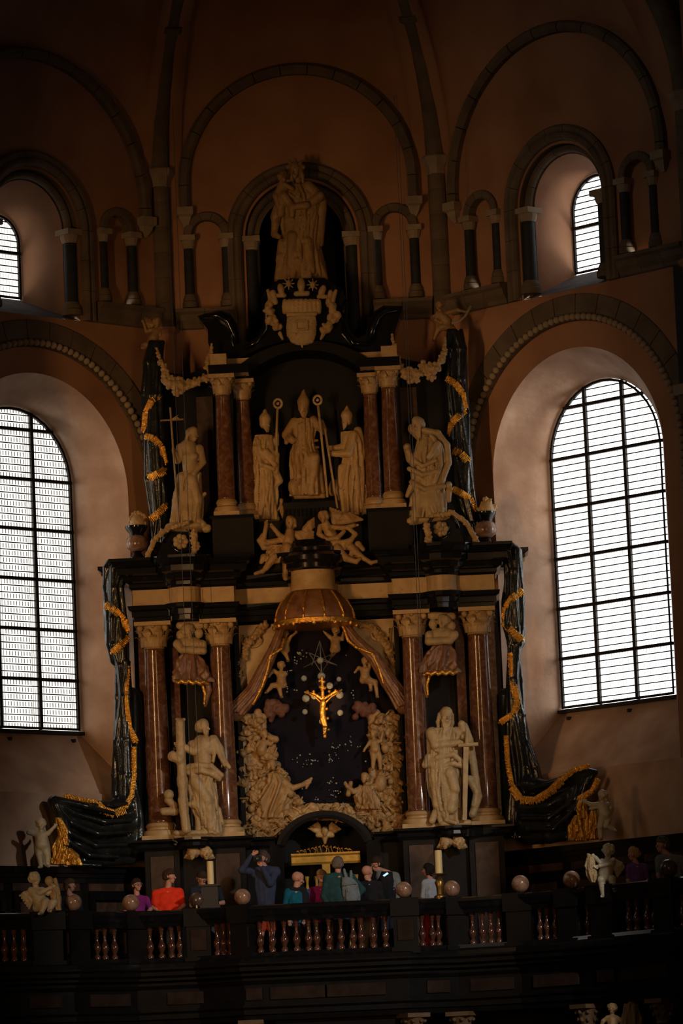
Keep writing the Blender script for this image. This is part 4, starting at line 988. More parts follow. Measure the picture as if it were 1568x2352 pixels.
pr += limb((720, 966, 4), (742, 990, 10), (738, 972, 18), 11, 9, 7)+hand((740, 976, 18), -3, -8, 14)
for q in ([(680, 1012), (700, 1020), (728, 1012)], [(682, 1024), (704, 1034), (730, 1028)], [(686, 1030), (680, 1060), (690, 1100)], [(700, 1040), (712, 1070), (704, 1135)], [(672, 1040), (674, 1070), (680, 1090)]): pr += ridge(R, q, 4.5, 3.5, 1)
pr += [C(722, 1055, 14, 722, 1090, 10, 22), C(722, 1085, 10, 712, 1135, 8, 22), C(730, 1075, 10, 740, 1125, 8, 6), E_(675, 1122, 13, 20, 12, 12, -10), E_(764, 1120, 10, 20, 10, 0, 10), C(680, 1142, 6, 744, 1140, 6, 10)]
o = statue('bishop_statue', pr, -.7, 'alabaster2', 'middle bishop statue in tallest mitre with hand on hip and long crosier', 'mitred bishops in the upper niche', k=2.4)
crook(o, [(752, 1142), (741, 1030), (730, 930)], 729, 919, -.95)
R = [(808, 992, 24, 18), (812, 1020, 28, 22), (814, 1050, 26, 20), (812, 1080, 28, 20), (810, 1130, 30, 22), (812, 1185, 30, 22)]
h, F = head(797, 970, 14, 4, yaw=-55)
pr = [Lf(R, 9, .14, 9, .15)]+autofold(R, 14, 6, 2.5)+h+mitre(F, 1.9)+beard(F, .6)+limb((812, 1002, 12), (800, 1045, 22), (764, 1045, 18), 12, 10, 7)+hand((766, 1044, 18), -8, -1, 14)+limb((795, 1020, 0), (780, 1028, 2), (756, 1030, 4), 8, 7, 6)
pr += [C(822, 990, 10, 832, 1050, 12, 4), C(785, 1075, 9, 778, 1130, 8, 6), C(782, 1130, 9, 790, 1175, 9, 10), C(790, 1184, 6, 836, 1180, 8, 6)]
for q in ([(800, 1060), (796, 1100), (800, 1175)], [(818, 1060), (822, 1110), (816, 1175)], [(832, 1050), (834, 1100), (832, 1170)]): pr += ridge(R, q, 4, 3.5, 1)
o = statue('bishop_statue', pr, -.85, 'alabaster', 'right bishop statue in split mitre holding a slanting staff', 'mitred bishops in the upper niche', k=2.4)
sub(o, 'staff', tube(wpts([(746, 985), (756, 1050), (775, 1168)], -1.1), .02, 8), 'alabaster', True)
# --- two angels on the middle cornice
h, F = head(668, 1202, 14, 8, yaw=-25, tilt=-8)
pr = h+hair(F, 'bob')+[C(666, 1222, 10, 664, 1240, 13, 4), C(664, 1240, 13, 660, 1262, 13, 4)]+limb((652, 1236, 4), (640, 1228, 8), (627, 1212, 10), 6, 5.5, 5)+hand((628, 1214, 10), -4, -6, 13)
pr += limb((650, 1240, 0), (604, 1248, 4), (612, 1205, 4), 7, 6, 5)+hand((612, 1207, 4), 1, -8, 13)+PL([(604, 1230, 0), (596, 1242, 2), (606, 1258, 4), (630, 1256, 6)], 6, 6)
pr += wing(676, 1225, 716, 1262, -26, -4, 7, 4)+wing(700, 1215, 720, 1190, 10, -4, 5, 4)
pr += [Lf([(645, 1252, 22, 14), (645, 1270, 32, 18), (640, 1295, 30, 14)], 9, .2, 4, .3), C(660, 1260, 12, 658, 1290, 9, 14), C(658, 1290, 9, 655, 1322, 6, 16), C(655, 1322, 6, 656, 1332, 5, 18, 26), C(630, 1280, 10, 612, 1305, 7, 10), C(612, 1305, 6, 604, 1314, 5, 10, 14), C(604, 1314, 5, 587, 1320, 4, 14, 20), C(606, 1280, 8, 600, 1292, 5, 4)]
statue('angel_statue', pr, -1.75, 'alabaster2', 'left angel with spread wing stepping on the middle cornice', 'angels above the canopy', k=3, vox=1.3)
h, F = head(743, 1190, 13, 10, yaw=-40, tilt=-15)
pr = h+hair(F, 'curly', 5)+[C(748, 1205, 10, 758, 1225, 13, 4), C(758, 1225, 13, 772, 1246, 13, 4)]+PL([(735, 1210, 6), (733, 1228, 10), (750, 1240, 16), (775, 1238, 16), (790, 1222, 12)], 6, 5)+PL([(765, 1212, 8), (790, 1214, 8), (812, 1208, 6)], 6, 5)+hand((812, 1208, 6), 8, -1, 12)
pr += PL([(800, 1214, 8), (816, 1228, 8), (806, 1242, 10), (782, 1248, 10)], 5, 6)+wing(768, 1200, 758, 1166, 18, -6, 5, 4)+wing(775, 1200, 832, 1192, -16, -8, 6, 4)
pr += [Lf([(775, 1244, 30, 14), (778, 1262, 40, 16), (780, 1282, 36, 12)], 9, .2, 6, .4), C(775, 1262, 11, 795, 1284, 8, 14), C(795, 1284, 8, 818, 1292, 6, 14), C(818, 1292, 5, 826, 1286, 4, 16), C(805, 1258, 10, 830, 1280, 7, 8), C(830, 1280, 6, 852, 1294, 5, 10), C(852, 1294, 5, 870, 1290, 3.5, 12), C(822, 1250, 8, 834, 1262, 5, 0)]
statue('angel_statue', pr, -1.75, 'alabaster2', 'right angel reclining with legs stretched out on the middle cornice', 'angels above the canopy', k=3, vox=1.3)
# --- lower left saint with the log cross
h, F = head(466, 1673, 18, 6, yaw=62, tilt=-2)
R = [(470, 1770, 34, 20), (462, 1800, 32, 22), (468, 1850, 30, 22), (478, 1880, 26, 20), (486, 1915, 22, 18)]
pr = h+hair(F, 'short')+beard(F, .35)+[C(460, 1700, 12, 466, 1712, 24, 0), C(466, 1714, 26, 468, 1745, 22, 0), C(468, 1745, 22, 470, 1775, 22, 0), E_(458, 1722, 14, 12, 8, 18), E_(480, 1724, 12, 12, 8, 16)]
pr += limb((442, 1712, 4), (446, 1728, 18), (412, 1712, 22), 12, 9, 8)+hand((416, 1714, 22), -8, -3, 17)+PL([(490, 1700, 8), (504, 1720, 6), (514, 1748, 4), (526, 1762, 2)], 12, 5)+PL([(496, 1708, 14), (506, 1738, 12), (516, 1758, 8)], 6, 4)+PL([(484, 1706, 16), (494, 1726, 16), (490, 1750, 16)], 5, 4)
pr += [Lf(R, 9, .16, 2, .5)]+autofold(R, 16, 7, 2.8, .5)+PL([(430, 1765, 14), (455, 1760, 26), (485, 1762, 26), (508, 1782, 16)], 8, 7)+PL([(432, 1776, 14), (462, 1772, 28), (490, 1780, 24), (504, 1790, 16)], 6, 6)+PL([(445, 1790, 20), (440, 1760, 16)], 8, 6)
pr += [C(450, 1795, 15, 478, 1840, 14, 16), C(478, 1838, 13, 484, 1900, 11, 14), C(500, 1860, 8, 512, 1892, 3, 0), C(430, 1795, 10, 445, 1835, 8, 6)]
for q in ([(478, 1790), (488, 1830), (486, 1905)], [(450, 1800), (466, 1840), (474, 1900)], [(488, 1800), (498, 1850), (500, 1910)]): pr += ridge(R, q, 4, 3.5, 1)
pr += [E_(455, 1850, 26, 10, 14, 10), C(424, 1852, 5, 452, 1842, 6, 16), C(456, 1860, 7, 456, 1905, 8, 6), C(404, 1918, 9, 500, 1916, 9, 4), C(404, 1914, 6, 500, 1912, 6, 12), E_(388, 1826, 12, 13, 11, 4), C(386, 1838, 9, 400, 1850, 9, 2), C(376, 1864, 9, 402, 1864, 10, 4)]
o = statue('saint_statue', pr, -1.95, 'paleal', 'bare-chested saint gripping a tall log cross, left of the oval', 'large carved saints of the altar', k=2.4)
lg = PL([(414, 1660, 2), (415, 1710, 0), (418, 1790, 0), (422, 1860, 2), (428, 1905, 4)], 10.5, 10.5)+[C(418, 1790, 11.5, 418, 1798, 11.5), C(420, 1840, 12, 421, 1845, 11), C(398, 1735, 10, 412, 1745, 12, 4), C(405, 1652, 3, 424, 1652, 3, 2)]
carve('log_cross', lg+[E_(396, 1738, 11, 12, 9, 4)], -2.12, M['paleal'], o, vox=1.4, k=4, grain=.5)
# --- lower right saint with the sword
R = [(1022, 1672, 32, 18), (1018, 1700, 36, 22), (1020, 1740, 36, 24), (1018, 1770, 36, 24), (1022, 1820, 34, 24), (1028, 1860, 30, 22), (1034, 1892, 26, 18)]
h, F = head(1024, 1648, 20, 8, yaw=12, tilt=3)
pr = [Lf(R, 9, .13, 8, .4)]+autofold(R, 20, 8, 3.0, .4)+h+hair(F, 'long')+beard(F, 2.2, 5)
pr += limb((992, 1685, 6), (1000, 1714, 18), (1052, 1708, 24), 15, 11, 8)+hand((1050, 1708, 24), 8, 1, 17)+limb((1048, 1680, 4), (1066, 1700, 8), (1064, 1694, 20), 11, 9, 7)+[C(1060, 1664, 9, 1066, 1690, 7, 8)]
pr += PL([(1066, 1668, 0), (1078, 1700, 0), (1086, 1750, -4), (1092, 1790, -4), (1098, 1830, -6), (1085, 1870, -4)], 9, 9)+PL([(1078, 1790, 6), (1094, 1820, 0), (1088, 1850, 0)], 9, 7)+PL([(980, 1755, 8), (1005, 1742, 22), (1040, 1735, 26), (1062, 1752, 20)], 7, 6)+PL([(978, 1756, 6), (1000, 1764, 18), (1040, 1756, 28), (1064, 1762, 22)], 6, 6)
pr += PL([(984, 1740, 10), (976, 1758, 8)], 9, 8)+[C(1034, 1778, 15, 1044, 1815, 12, 22), C(1042, 1812, 12, 1036, 1858, 14, 18), C(996, 1780, 10, 1002, 1850, 9, 12), C(1018, 1862, 8, 1024, 1884, 6, 14), C(1024, 1884, 6, 1046, 1892, 5, 18, 26), C(1002, 1860, 8, 992, 1886, 8, 4)]
for q in ([(1010, 1775), (1006, 1820), (1012, 1862)], [(1020, 1690), (1032, 1715), (1040, 1735)], [(1000, 1725), (1024, 1730), (1056, 1718)], [(1050, 1770), (1056, 1800), (1054, 1855)], [(1022, 1780), (1020, 1820), (1022, 1862)]): pr += ridge(R, q, 4, 3.5, 1)
pr += [C(1016, 1898, 8, 1076, 1896, 8, 6), C(1016, 1893, 7, 1076, 1890, 7, 12)]
o = statue('saint_statue', pr, -1.95, 'paleal', 'long-bearded saint leaning on a big upright sword, right of the oval', 'large carved saints of the altar', k=2.4)
q = [(1064, 1716), (1076, 1716), (1072, 1884), (1062, 1884)]
sub(o, 'sword_blade', prism([(p.x, p.z) for p in wpts(q, -2.2)], -2.23, -2.19), 'goldstone' if 'goldstone' in M else 'paleal')
sub(o, 'sword_guard', tube(wpts([(1052, 1712), (1098, 1709)], -2.22), .035, 8), 'paleal')
sub(o, 'sword_grip', tube(wpts([(1072, 1710), (1073, 1674)], -2.22), [.04, .03], 8), 'paleal')
# --- herms: draped busts carrying the round cornices, gold hems
for x, y, sg, lab in ((437, 1445, 1, 'draped herm bust with gold hem between the two left columns'), (1014, 1424, -1, 'draped herm bust with gold hem between the two right columns')):
    X = lambda a: x+sg*a
    h, F = head(X(-4), y+8, 16, 10, yaw=sg*20, tilt=sg*-8)
    R = [(X(-2), y+50, 14, 12), (X(0), y+70, 28, 18), (X(4), y+100, 36, 22), (X(6), y+122, 40, 24)]
    pr = h+hair(F, 'curly', 6)+[E_(X(-2), y+34, 32, 16, 16, 6), C(X(-28), y+36, 11, X(-18), y+50, 9, 16), C(X(28), y+36, 10, X(30), y+52, 9, 14), C(X(30), y+52, 9, X(4), y+52, 8, 22), C(X(-18), y+50, 8, X(6), y+50, 8, 22), C(X(-24), y-8, 9, X(24), y-10, 9, 0), E_(X(-22), y+14, 10, 12, 8, 4), E_(X(20), y+10, 10, 12, 8, 4)]
    o = statue('herm_statue', pr, -1.75, 'paleal', lab, 'herm busts between the columns', k=3)
    carve('drapery', [Lf(R, 7, .2, 3, .1)]+PL([(X(32), y+90, -2), (X(42), y+140, -4), (X(34), y+175, -6)], 10, 4), -1.75, M['rosemarble'], o, vox=1.5, k=3)
    gp = [(X(-34+8.2*i), y+121+(4 if i % 2 else 0)+.3*i, 22*sqrt(max(.05, 1-((i-4.5)/5.6)**2))+3) for i in range(10)]
    carve('gold_hem', PL(gp, 4.5, 4.5)+PL([(X(26), y+120, 4), (X(34), y+150, 2), (X(32), y+172, 0)], 4, 3), -1.75, M['gold'], o, vox=1.3, k=2, grain=.6, gs=1.2)
# --- winged cherub heads under the ledge and over the gate
for x, y, Y, lab in ((458, 1962, -2.05, 'pair of cherub heads under the ledge on the left pedestal'), (1038, 1938, -2.05, 'pair of cherub heads under the ledge on the right pedestal')):
    pr = []
    for sx in (-1, 1):
        h, F = head(x+sx*15, y, 15, 4, yaw=sx*15); pr += h+hair(F, 'curly', 8+sx)+wing(x+sx*22, y-2, x+sx*34, y+8, 8*sx, -2, 4, 3)
    statue('cherub_pair', pr, Y, 'alabaster', lab, 'carved cherub heads', cat='relief', k=2.5, vox=1.2)
h, F = head(746, 1912, 11, 4)
statue('winged_cherub_head', h+hair(F, 'short')+wing(738, 1914, 708, 1902, 16, -2, 6, 3)+wing(754, 1914, 782, 1904, -16, -2, 6, 3)+[C(730, 1918, 6, 762, 1918, 6), C(746, 1922, 8, 746, 1936, 3)], -1.05, 'alabaster', 'winged cherub head inside the arch above the gilt gate', cat='relief', k=2.5, vox=1.1)
# --- curtain cherubs on the wainscot
pr = putto(94, 1894, 13, 20, 0, 2, [((66, 1912), (88, 1914)), ((110, 1914), (124, 1900))], [((90, 1962), (94, 1990)), ((108, 1962), (110, 1988))], belly=1.05)
statue('cherub_statue', pr, -3.2, 'cherubstone', 'standing cherub with raised arm holding the left end of black drapery', 'cherubs holding the drapery', vox=1.15, k=1.8)
pr = putto(1383, 1828, 12, -35, 0, 6, [((1356, 1848), (1342, 1840)), ((1392, 1850), (1362, 1856))], [((1378, 1900), (1380, 1926)), ((1392, 1896), (1410, 1906))])+wing(1390, 1850, 1402, 1874, -10, -4, 5, 4)
statue('cherub_statue', pr, -3.6, 'cherubstone', 'cherub with small wing pulling the right end of black drapery', 'cherubs holding the drapery', vox=1.15, k=1.8)
# ================================================================== black marble drapery with gilt fringe
def fringe(par, pts, r, Y, name='gold_fringe'):
    """a band of bullion fringe: flat carved ribbon with fine cords"""
    n = []; P_ = []
    for i in range(len(pts)-1):
        a, b = P3(pts[i]), P3(pts[i+1]); L_ = hypot(b[0]-a[0], b[1]-a[1]); k = max(1, int(L_/3.4))
        for j in range(k):
            t = j/k; P_.append([a[q]+(b[q]-a[q])*t for q in range(3)]+[(b[0]-a[0])/L_, (b[1]-a[1])/L_])
    pr = PL(pts, r*.45, r*.45)
    rn = random.Random(len(P_))
    for x, y, d, ux, uy in P_:
        e = rn.uniform(.85, 1.15); px, py = -uy, ux
        if py < 0: px, py = -px, -py
        pr.append(C(x-px*r*.7, y-py*r*.7, 1.9, x+px*r*e, y+py*r*e, 1.5, d+r*.35, d+r*.3))
    return carve(name, pr, Y, M['gold'], par, vox=1.1, k=.7, grain=.35, gs=1.6, persp=True)
def drape(label, prims, fringes, Y, vox=1.7, **kw):
    o = setp(carve('drapery', prims, Y, M['drape'], vox=vox, k=5, grain=.15, persp=True, **kw), label, 'drapery', 'black marble drapery of the altar')
    for f_ in fringes: fringe(o, *f_, Y)
    return o
def wob(secs, xs, r, lift=-1):
    out = []
    for f_ in xs: out += ridge(secs, [(s[0]+f_*s[2]+4*sin(s[1]*.03+f_*5), s[1]) for s in secs], r, r*.8, lift)
    return out
R = [(357, 786, 17, 14), (352, 830, 24, 20), (351, 905, 24, 20), (352, 1000, 25, 22), (358, 1100, 24, 20), (364, 1190, 19, 16), (362, 1245, 12, 10)]
drape('swirling black drapery beside the left upper saint, gold bands', [Lf(R, 5, .07, 1, .4)]+wob(R, (-.8, -.35, .3, .75), 5),
      [([(368, 906, 14), (347, 920, 22), (334, 948, 18), (331, 992, 14)], 8), ([(334, 1000, 18), (354, 1006, 26), (372, 1026, 18), (380, 1066, 10)], 8), ([(342, 1096, 18), (362, 1088, 26), (380, 1078, 14)], 10), ([(346, 1192, 12), (364, 1178, 22), (382, 1158, 10)], 9)], -1.15)
R = [(1042, 760, 16, 14), (1046, 800, 24, 20), (1048, 870, 25, 20), (1052, 950, 24, 20), (1060, 1050, 24, 20), (1066, 1130, 23, 18), (1082, 1195, 14, 12), (1086, 1225, 8, 8)]
drape('swirling black drapery beside the right upper saint, gold bands', [Lf(R, 5, .07, 2, .4)]+wob(R, (-.75, -.3, .35, .8), 5),
      [([(1026, 868, 18), (1046, 880, 26), (1062, 902, 20), (1068, 940, 12)], 8), ([(1066, 942, 12), (1050, 956, 24), (1036, 972, 18), (1032, 1000, 10)], 8), ([(1042, 1034, 18), (1060, 1042, 26), (1078, 1062, 14)], 9), ([(1040, 1122, 18), (1060, 1132, 24), (1080, 1146, 14), (1090, 1170, 8)], 8)], -1.15)
# outer drapery, left: hung over the cornice end, then sweeping out along the wainscot
R = [(284, 1288, 40, 16), (268, 1304, 30, 20), (262, 1350, 23, 20), (265, 1420, 26, 22), (268, 1480, 27, 22), (276, 1520, 20, 16), (280, 1532, 10, 10)]
R2 = [(284, 1520, 16, 14), (285, 1600, 19, 18), (283, 1700, 22, 18), (286, 1780, 26, 20), (290, 1835, 34, 24), (292, 1880, 40, 26), (294, 1960, 44, 26)]
pr = [Lf(R, 5, .08, 4, .4), Lf(R2, 5, .1, 5, .3), C(300, 1600, 22, 308, 1900, 24, -22)]+wob(R, (-.8, -.3, .3, .7), 5)+wob(R2, (-.85, -.5, 0, .5), 5, 0)
pr += PL([(296, 1850, 8), (240, 1858, 40), (180, 1852, 90), (122, 1842, 130)], 20, 14)+PL([(300, 1890, 8), (230, 1900, 50), (165, 1885, 96), (128, 1852, 126)], 24, 14)+PL([(305, 1940, 0), (240, 1950, 46), (180, 1940, 90), (140, 1880, 118)], 28, 14)+PL([(300, 1970, 0), (240, 1975, 40), (190, 1975, 80)], 16, 14)
for q in ([(128, 1846, 142), (170, 1868, 112), (240, 1888, 80), (300, 1884, 40)], [(130, 1852, 142), (165, 1892, 122), (225, 1915, 90), (300, 1910, 40)], [(132, 1858, 140), (160, 1915, 126), (220, 1942, 92), (290, 1940, 44)], [(134, 1864, 138), (158, 1935, 124), (205, 1965, 98), (270, 1968, 60)], [(135, 1870, 134), (152, 1950, 122), (180, 1985, 100), (230, 1988, 80)], [(120, 1840, 138), (180, 1846, 108), (250, 1850, 62), (290, 1846, 34)], [(125, 1835, 136), (200, 1852, 104), (260, 1868, 66)]): pr += PL(q, 7.5, 5)
drape('outer left black drapery, hooked over the cornice and swept along the wainscot', pr,
      [([(244, 1388, 14), (266, 1402, 24), (286, 1424, 18), (293, 1452, 12)], 9), ([(292, 1462, 12), (276, 1482, 24), (256, 1500, 16)], 9), ([(290, 1530, 14), (287, 1600, 18), (297, 1672, 16), (314, 1706, 8)], 8), ([(308, 1716, 12), (308, 1776, 16), (302, 1826, 24), (286, 1856, 38)], 6),
       ([(286, 1858, 40), (262, 1868, 60), (238, 1860, 76), (222, 1844, 82)], 10), ([(222, 1842, 84), (186, 1836, 108), (148, 1826, 130)], 5)], -1.55)
R = [(1150, 1250, 34, 16), (1172, 1262, 26, 20), (1180, 1310, 20, 20), (1178, 1380, 24, 22), (1178, 1440, 26, 22), (1184, 1478, 20, 16), (1188, 1492, 9, 9)]
R2 = [(1180, 1480, 14, 14), (1180, 1560, 18, 18), (1183, 1640, 22, 18), (1190, 1700, 26, 20), (1200, 1760, 36, 24), (1206, 1830, 44, 26), (1210, 1925, 50, 26)]
pr = [Lf(R, 5, .08, 7, .4), Lf(R2, 5, .1, 8, .3), C(1162, 1600, 20, 1180, 1900, 24, -22)]+wob(R, (-.7, -.3, .3, .8), 5)+wob(R2, (-.5, 0, .45, .8), 5, 0)
pr += PL([(1210, 1800, 20), (1260, 1808, 50), (1310, 1790, 90), (1356, 1776, 130)], 18, 12)+PL([(1210, 1850, 20), (1260, 1852, 60), (1310, 1830, 96), (1352, 1786, 126)], 26, 14)+PL([(1210, 1895, 20), (1265, 1892, 60), (1310, 1880, 96), (1335, 1810, 120)], 28, 16)+PL([(1215, 1925, 20), (1260, 1922, 60), (1310, 1915, 96)], 16, 14)
for q in ([(1360, 1780, 142), (1320, 1810, 112), (1260, 1850, 84), (1210, 1856, 46)], [(1356, 1786, 142), (1320, 1835, 122), (1260, 1880, 90), (1200, 1880, 46)], [(1350, 1790, 140), (1322, 1860, 126), (1270, 1905, 92), (1210, 1905, 50)], [(1345, 1800, 138), (1330, 1880, 124), (1300, 1925, 108)], [(1366, 1774, 140), (1340, 1772, 120), (1290, 1795, 90), (1230, 1808, 56)]): pr += PL(q, 7.5, 5)
drape('outer right black drapery, hooked over the cornice and swept up along the wainscot', pr,
      [([(1198, 1356, 14), (1176, 1372, 24), (1160, 1396, 16), (1157, 1424, 12)], 9), ([(1157, 1428, 12), (1176, 1450, 24), (1200, 1470, 14)], 9), ([(1174, 1500, 14), (1177, 1560, 18), (1188, 1610, 20), (1178, 1640, 20), (1146, 1660, 8)], 8), ([(1163, 1690, 12), (1166, 1750, 20), (1176, 1806, 32)], 6),
       ([(1176, 1808, 34), (1196, 1836, 46), (1228, 1838, 70), (1262, 1818, 92), (1290, 1790, 112)], 10), ([(1290, 1790, 112), (1318, 1768, 130), (1352, 1758, 146)], 6), ([(1372, 1790, 150), (1360, 1816, 146), (1326, 1836, 134)], 7)], -1.55)
for bells, Y, lab in (([(138, 1886, 6, 8, 0), (140, 1905, 10, 9, 2), (150, 1925, 8, 16, 0)], -3.05, 'gilt lining bunched under the left end of black drapery'), ([(1336, 1838, 7, 8, 0), (1340, 1860, 10, 9, 2), (1346, 1900, 9, 16, 0)], -3.1, 'gilt lining bunched under the right end of black drapery')):
    if bells[0][0] < 700: shp = [Lf([(134, 1878, 7, 8, 4), (142, 1900, 11, 10, 4), (146, 1925, 9, 9, 4), (150, 1942, 8, 8, 2)], 6, .22, 2, .4), Lf([(138, 1922, 6, 7, 0), (134, 1945, 14, 12, 2), (138, 1986, 19, 14, 2)], 8, .22, 5, .3), Lf([(158, 1948, 6, 7, 0), (164, 1962, 15, 12, 2), (168, 1988, 17, 13, 2)], 8, .22, 6, .3)]
    else: shp = [Lf([(1338, 1836, 10, 8, 2), (1334, 1856, 11, 9, 4), (1340, 1880, 9, 9, 2)], 6, .22, 2, .4), Lf([(1326, 1872, 7, 7, 0), (1322, 1896, 16, 12, 2), (1328, 1932, 20, 13, 2)], 8, .22, 5, .3), Lf([(1362, 1862, 7, 7, 0), (1364, 1890, 13, 11, 2), (1362, 1928, 18, 13, 2)], 8, .22, 6, .3), Lf([(1346, 1870, 6, 7, 2), (1346, 1925, 10, 9, 0)], 6, .2, 3)]
    o = setp(carve('gilt_lining', shp, Y, M['gold'], vox=1.2, k=2.0, grain=.5, gs=.8), lab, 'drapery')
# ================================================================== garlands, vases, flowers
def cluster(x, y, r, rn, n=7):
    o = [E_(x, y, r*.6, r*.6, r*.6, 2)]
    for i in range(n):
        a = 2*pi*i/n+rn.random(); o.append(E_(x+r*.62*cos(a), y+r*.62*sin(a), r*.42, r*.36, r*.35, rn.uniform(0, 5), degs(a)))
    o.append(E_(x, y, r*.25, r*.25, r*.3, r*.7)); return o
def degs(a): return a*180/pi
def garland(label, pts, Y, rr, seed, m='alabaster', tail=None, name='garland', cat='garland', group='carved garlands'):
    rn = random.Random(seed); pr = PL(pts, rr[0]*.7, rr[-1]*.7); L_ = 0; n = len(pts)
    for i in range(n-1):
        a, b = pts[i], pts[i+1]; d = hypot(b[0]-a[0], b[1]-a[1]); k = max(1, int(d/8))
        for j in range(k):
            t = (i+j/k)/(n-1)*(len(rr)-1); i0 = min(int(t), len(rr)-2); r = rr[i0]+(rr[i0+1]-rr[i0])*(t-i0)
            x, y = a[0]+(b[0]-a[0])*j/k, a[1]+(b[1]-a[1])*j/k
            pr += cluster(x+rn.uniform(-.35, .35)*r, y+rn.uniform(-.35, .35)*r, r*rn.uniform(.75, 1.05), rn, 5)
    for x, y, r in tail or []: pr += cluster(x, y, r, rn, 7)
    return setp(carve(name, pr, Y, M[m], vox=1.35, k=1.3, grain=.25, gs=1.1), label, cat, group)
garland('carved fruit garland swagged between left drapery and left upper columns', [(360, 800), (370, 830), (384, 862), (400, 884), (440, 882), (478, 868), (480, 830), (486, 790)], -1.5, [4, 8, 11, 16, 12, 12, 9, 4], 1, tail=[(392, 880, 17), (408, 898, 14), (382, 872, 13), (412, 878, 13)])
garland('carved fruit garland swagged between right upper columns and right drapery', [(900, 768), (906, 810), (914, 840), (940, 862), (975, 852), (1005, 840), (1020, 810), (1022, 775)], -1.5, [4, 9, 12, 15, 14, 13, 8, 4], 2, tail=[(940, 858, 16), (990, 866, 12), (955, 870, 12), (972, 840, 13)])
garland('carved garland over the left black volute', [(432, 1200), (390, 1212), (358, 1235), (345, 1262), (335, 1290)], -1.95, [7, 7, 8, 8, 8], 3)
garland('carved garland over the right black volute', [(1000, 1185), (1040, 1178), (1070, 1200), (1082, 1222), (1098, 1250)], -1.95, [7, 8, 8, 8, 8], 4)
garland('short carved flower drop beside the left rosette', [(446, 1222), (448, 1250), (444, 1285)], -1.95, [10, 11, 9], 5)
garland('short carved flower drop beside the right rosette', [(978, 1205), (984, 1235), (986, 1262)], -1.95, [9, 10, 10], 6)
for x, y, lab in ((316, 1290, 'left'), (1117, 1258, 'right')):
    b = at(x, y, -1.25); v = root('urn', b, 'black and rose marble urn of carved flowers on the %s cornice end' % lab, 'urn', 'flower urns on the cornice ends')
    obj('urn_foot', *lathe([(.16, 0), (.16, .06), (.1, .1), (.07, .16), (.1, .2)], b, 20), M['blackmarble'], v, 40)
    obj('urn_body', *lathe([(.10, .18), (.18, .24), (.2, .32), (.17, .42), (.12, .46)], b, 24), M['ballmarble'], v, True)
    obj('urn_neck', *lathe([(.12, .44), (.13, .5), (.18, .56), (.2, .6), (.2, .63)], b, 20), M['blackmarble'], v, 40)
    rn = random.Random(x); pr = [E_(x, y-88, 18, 20, 16)]
    for i in range(22):
        a = rn.uniform(0, 2*pi); t = rn.random(); pr += cluster(x+(24-14*t*.6)*cos(a)*sqrt(rn.random()), y-80-t*32, 6.5, rn, 5)
    carve('flowers', pr, -1.25, M['alabaster'], v, vox=1.3, k=1.2)
# ================================================================== the cloud relief round the oval
def inside(x, y, P):
    c = False
    for i in range(len(P)):
        x1, y1 = P[i]; x2, y2 = P[i-1]
        if (y1 > y) != (y2 > y) and x < (x2-x1)*(y-y1)/(y2-y1)+x1: c = not c
    return c
def clouds(label, poly, seed, n, Y=-1.02, m='alabaster2', extra=None, rs=(4, 9.5)):
    rn = random.Random(seed); x0, x1 = min(p[0] for p in poly), max(p[0] for p in poly); y0, y1 = min(p[1] for p in poly), max(p[1] for p in poly)
    pr = []; i = 0
    for gx in range(int(x0)+6, int(x1), 11):
        for gy in range(int(y0)+6, int(y1), 11):
            if inside(gx, gy, poly): pr.append(E_(gx, gy, 9.5, 9.5, 7, -3))
    while i < n:
        x, y = rn.uniform(x0, x1), rn.uniform(y0, y1)
        if not inside(x, y, poly): continue
        r = rn.uniform(*rs); d = rn.uniform(0, 14); i += 1
        pr.append(E_(x, y, r*rn.uniform(.8, 1.4), r, r, d, rn.uniform(-60, 60)))
        if rn.random() < .35: pr.append(Sb(E_(x+rn.uniform(-8, 8), y+rn.uniform(-8, 8), 3.5, 3.5, 6, d+r+3)))
        if rn.random() < .45: pr.append(C(x, y, 2.6, x+rn.uniform(-16, 16), y+rn.uniform(-16, 16), 2, d+r, d+r-2))
        if rn.random() < .22: pr += [E_(x, y, 6, 7, 6, d+r*.8), E_(x, y-3, 7, 5, 6, d+r*.6)]+wing(x-4, y+5, x-15, y+2, 7, d+r*.5, 3, 2)+wing(x+4, y+5, x+15, y+2, -7, d+r*.5, 3, 2)
    return setp(carve('cloud_relief', pr+(extra or []), Y, M[m], vox=1.5, k=1.6, grain=.5, gs=.9), label, 'relief', 'cloud and angel relief')
Lp = [(553, 1648), (562, 1632), (575, 1645), (588, 1630), (602, 1642), (614, 1680), (628, 1720), (640, 1760), (668, 1800), (690, 1850), (705, 1880), (660, 1905), (640, 1928), (560, 1928), (554, 1800)]
Rp = [(850, 1655), (862, 1634), (880, 1648), (900, 1632), (918, 1648), (922, 1780), (930, 1915), (860, 1915), (838, 1890), (815, 1868), (828, 1830), (850, 1790), (860, 1740), (850, 1700)]
pu = putto(607, 1689, 10, 40, 0, -6, [((590, 1715, 18), (600, 1730, 20)), ((622, 1712, 20), (632, 1700, 22))], None, 18, 'curly', 5)+[C(622, 1696, 8, 634, 1700, 8, 20)]
h, F = head(625, 1760, 12, 24, yaw=40); pu += h+hair(F, 'bob')+[Lf([(630, 1778, 14, 12, 18), (640, 1800, 24, 18, 18), (630, 1840, 30, 18, 16), (622, 1880, 24, 14, 12)], 8, .25, 3, .5)]
pu += limb((648, 1795, 22), (672, 1812, 26), (704, 1802, 28), 9, 7, 5)+hand((704, 1802, 28), 8, -3, 13)+[C(698, 1800, 3, 716, 1790, 3, 28), C(704, 1812, 3, 716, 1790, 3, 28)]+[C(655, 1800, 9, 668, 1825, 9, 22)]
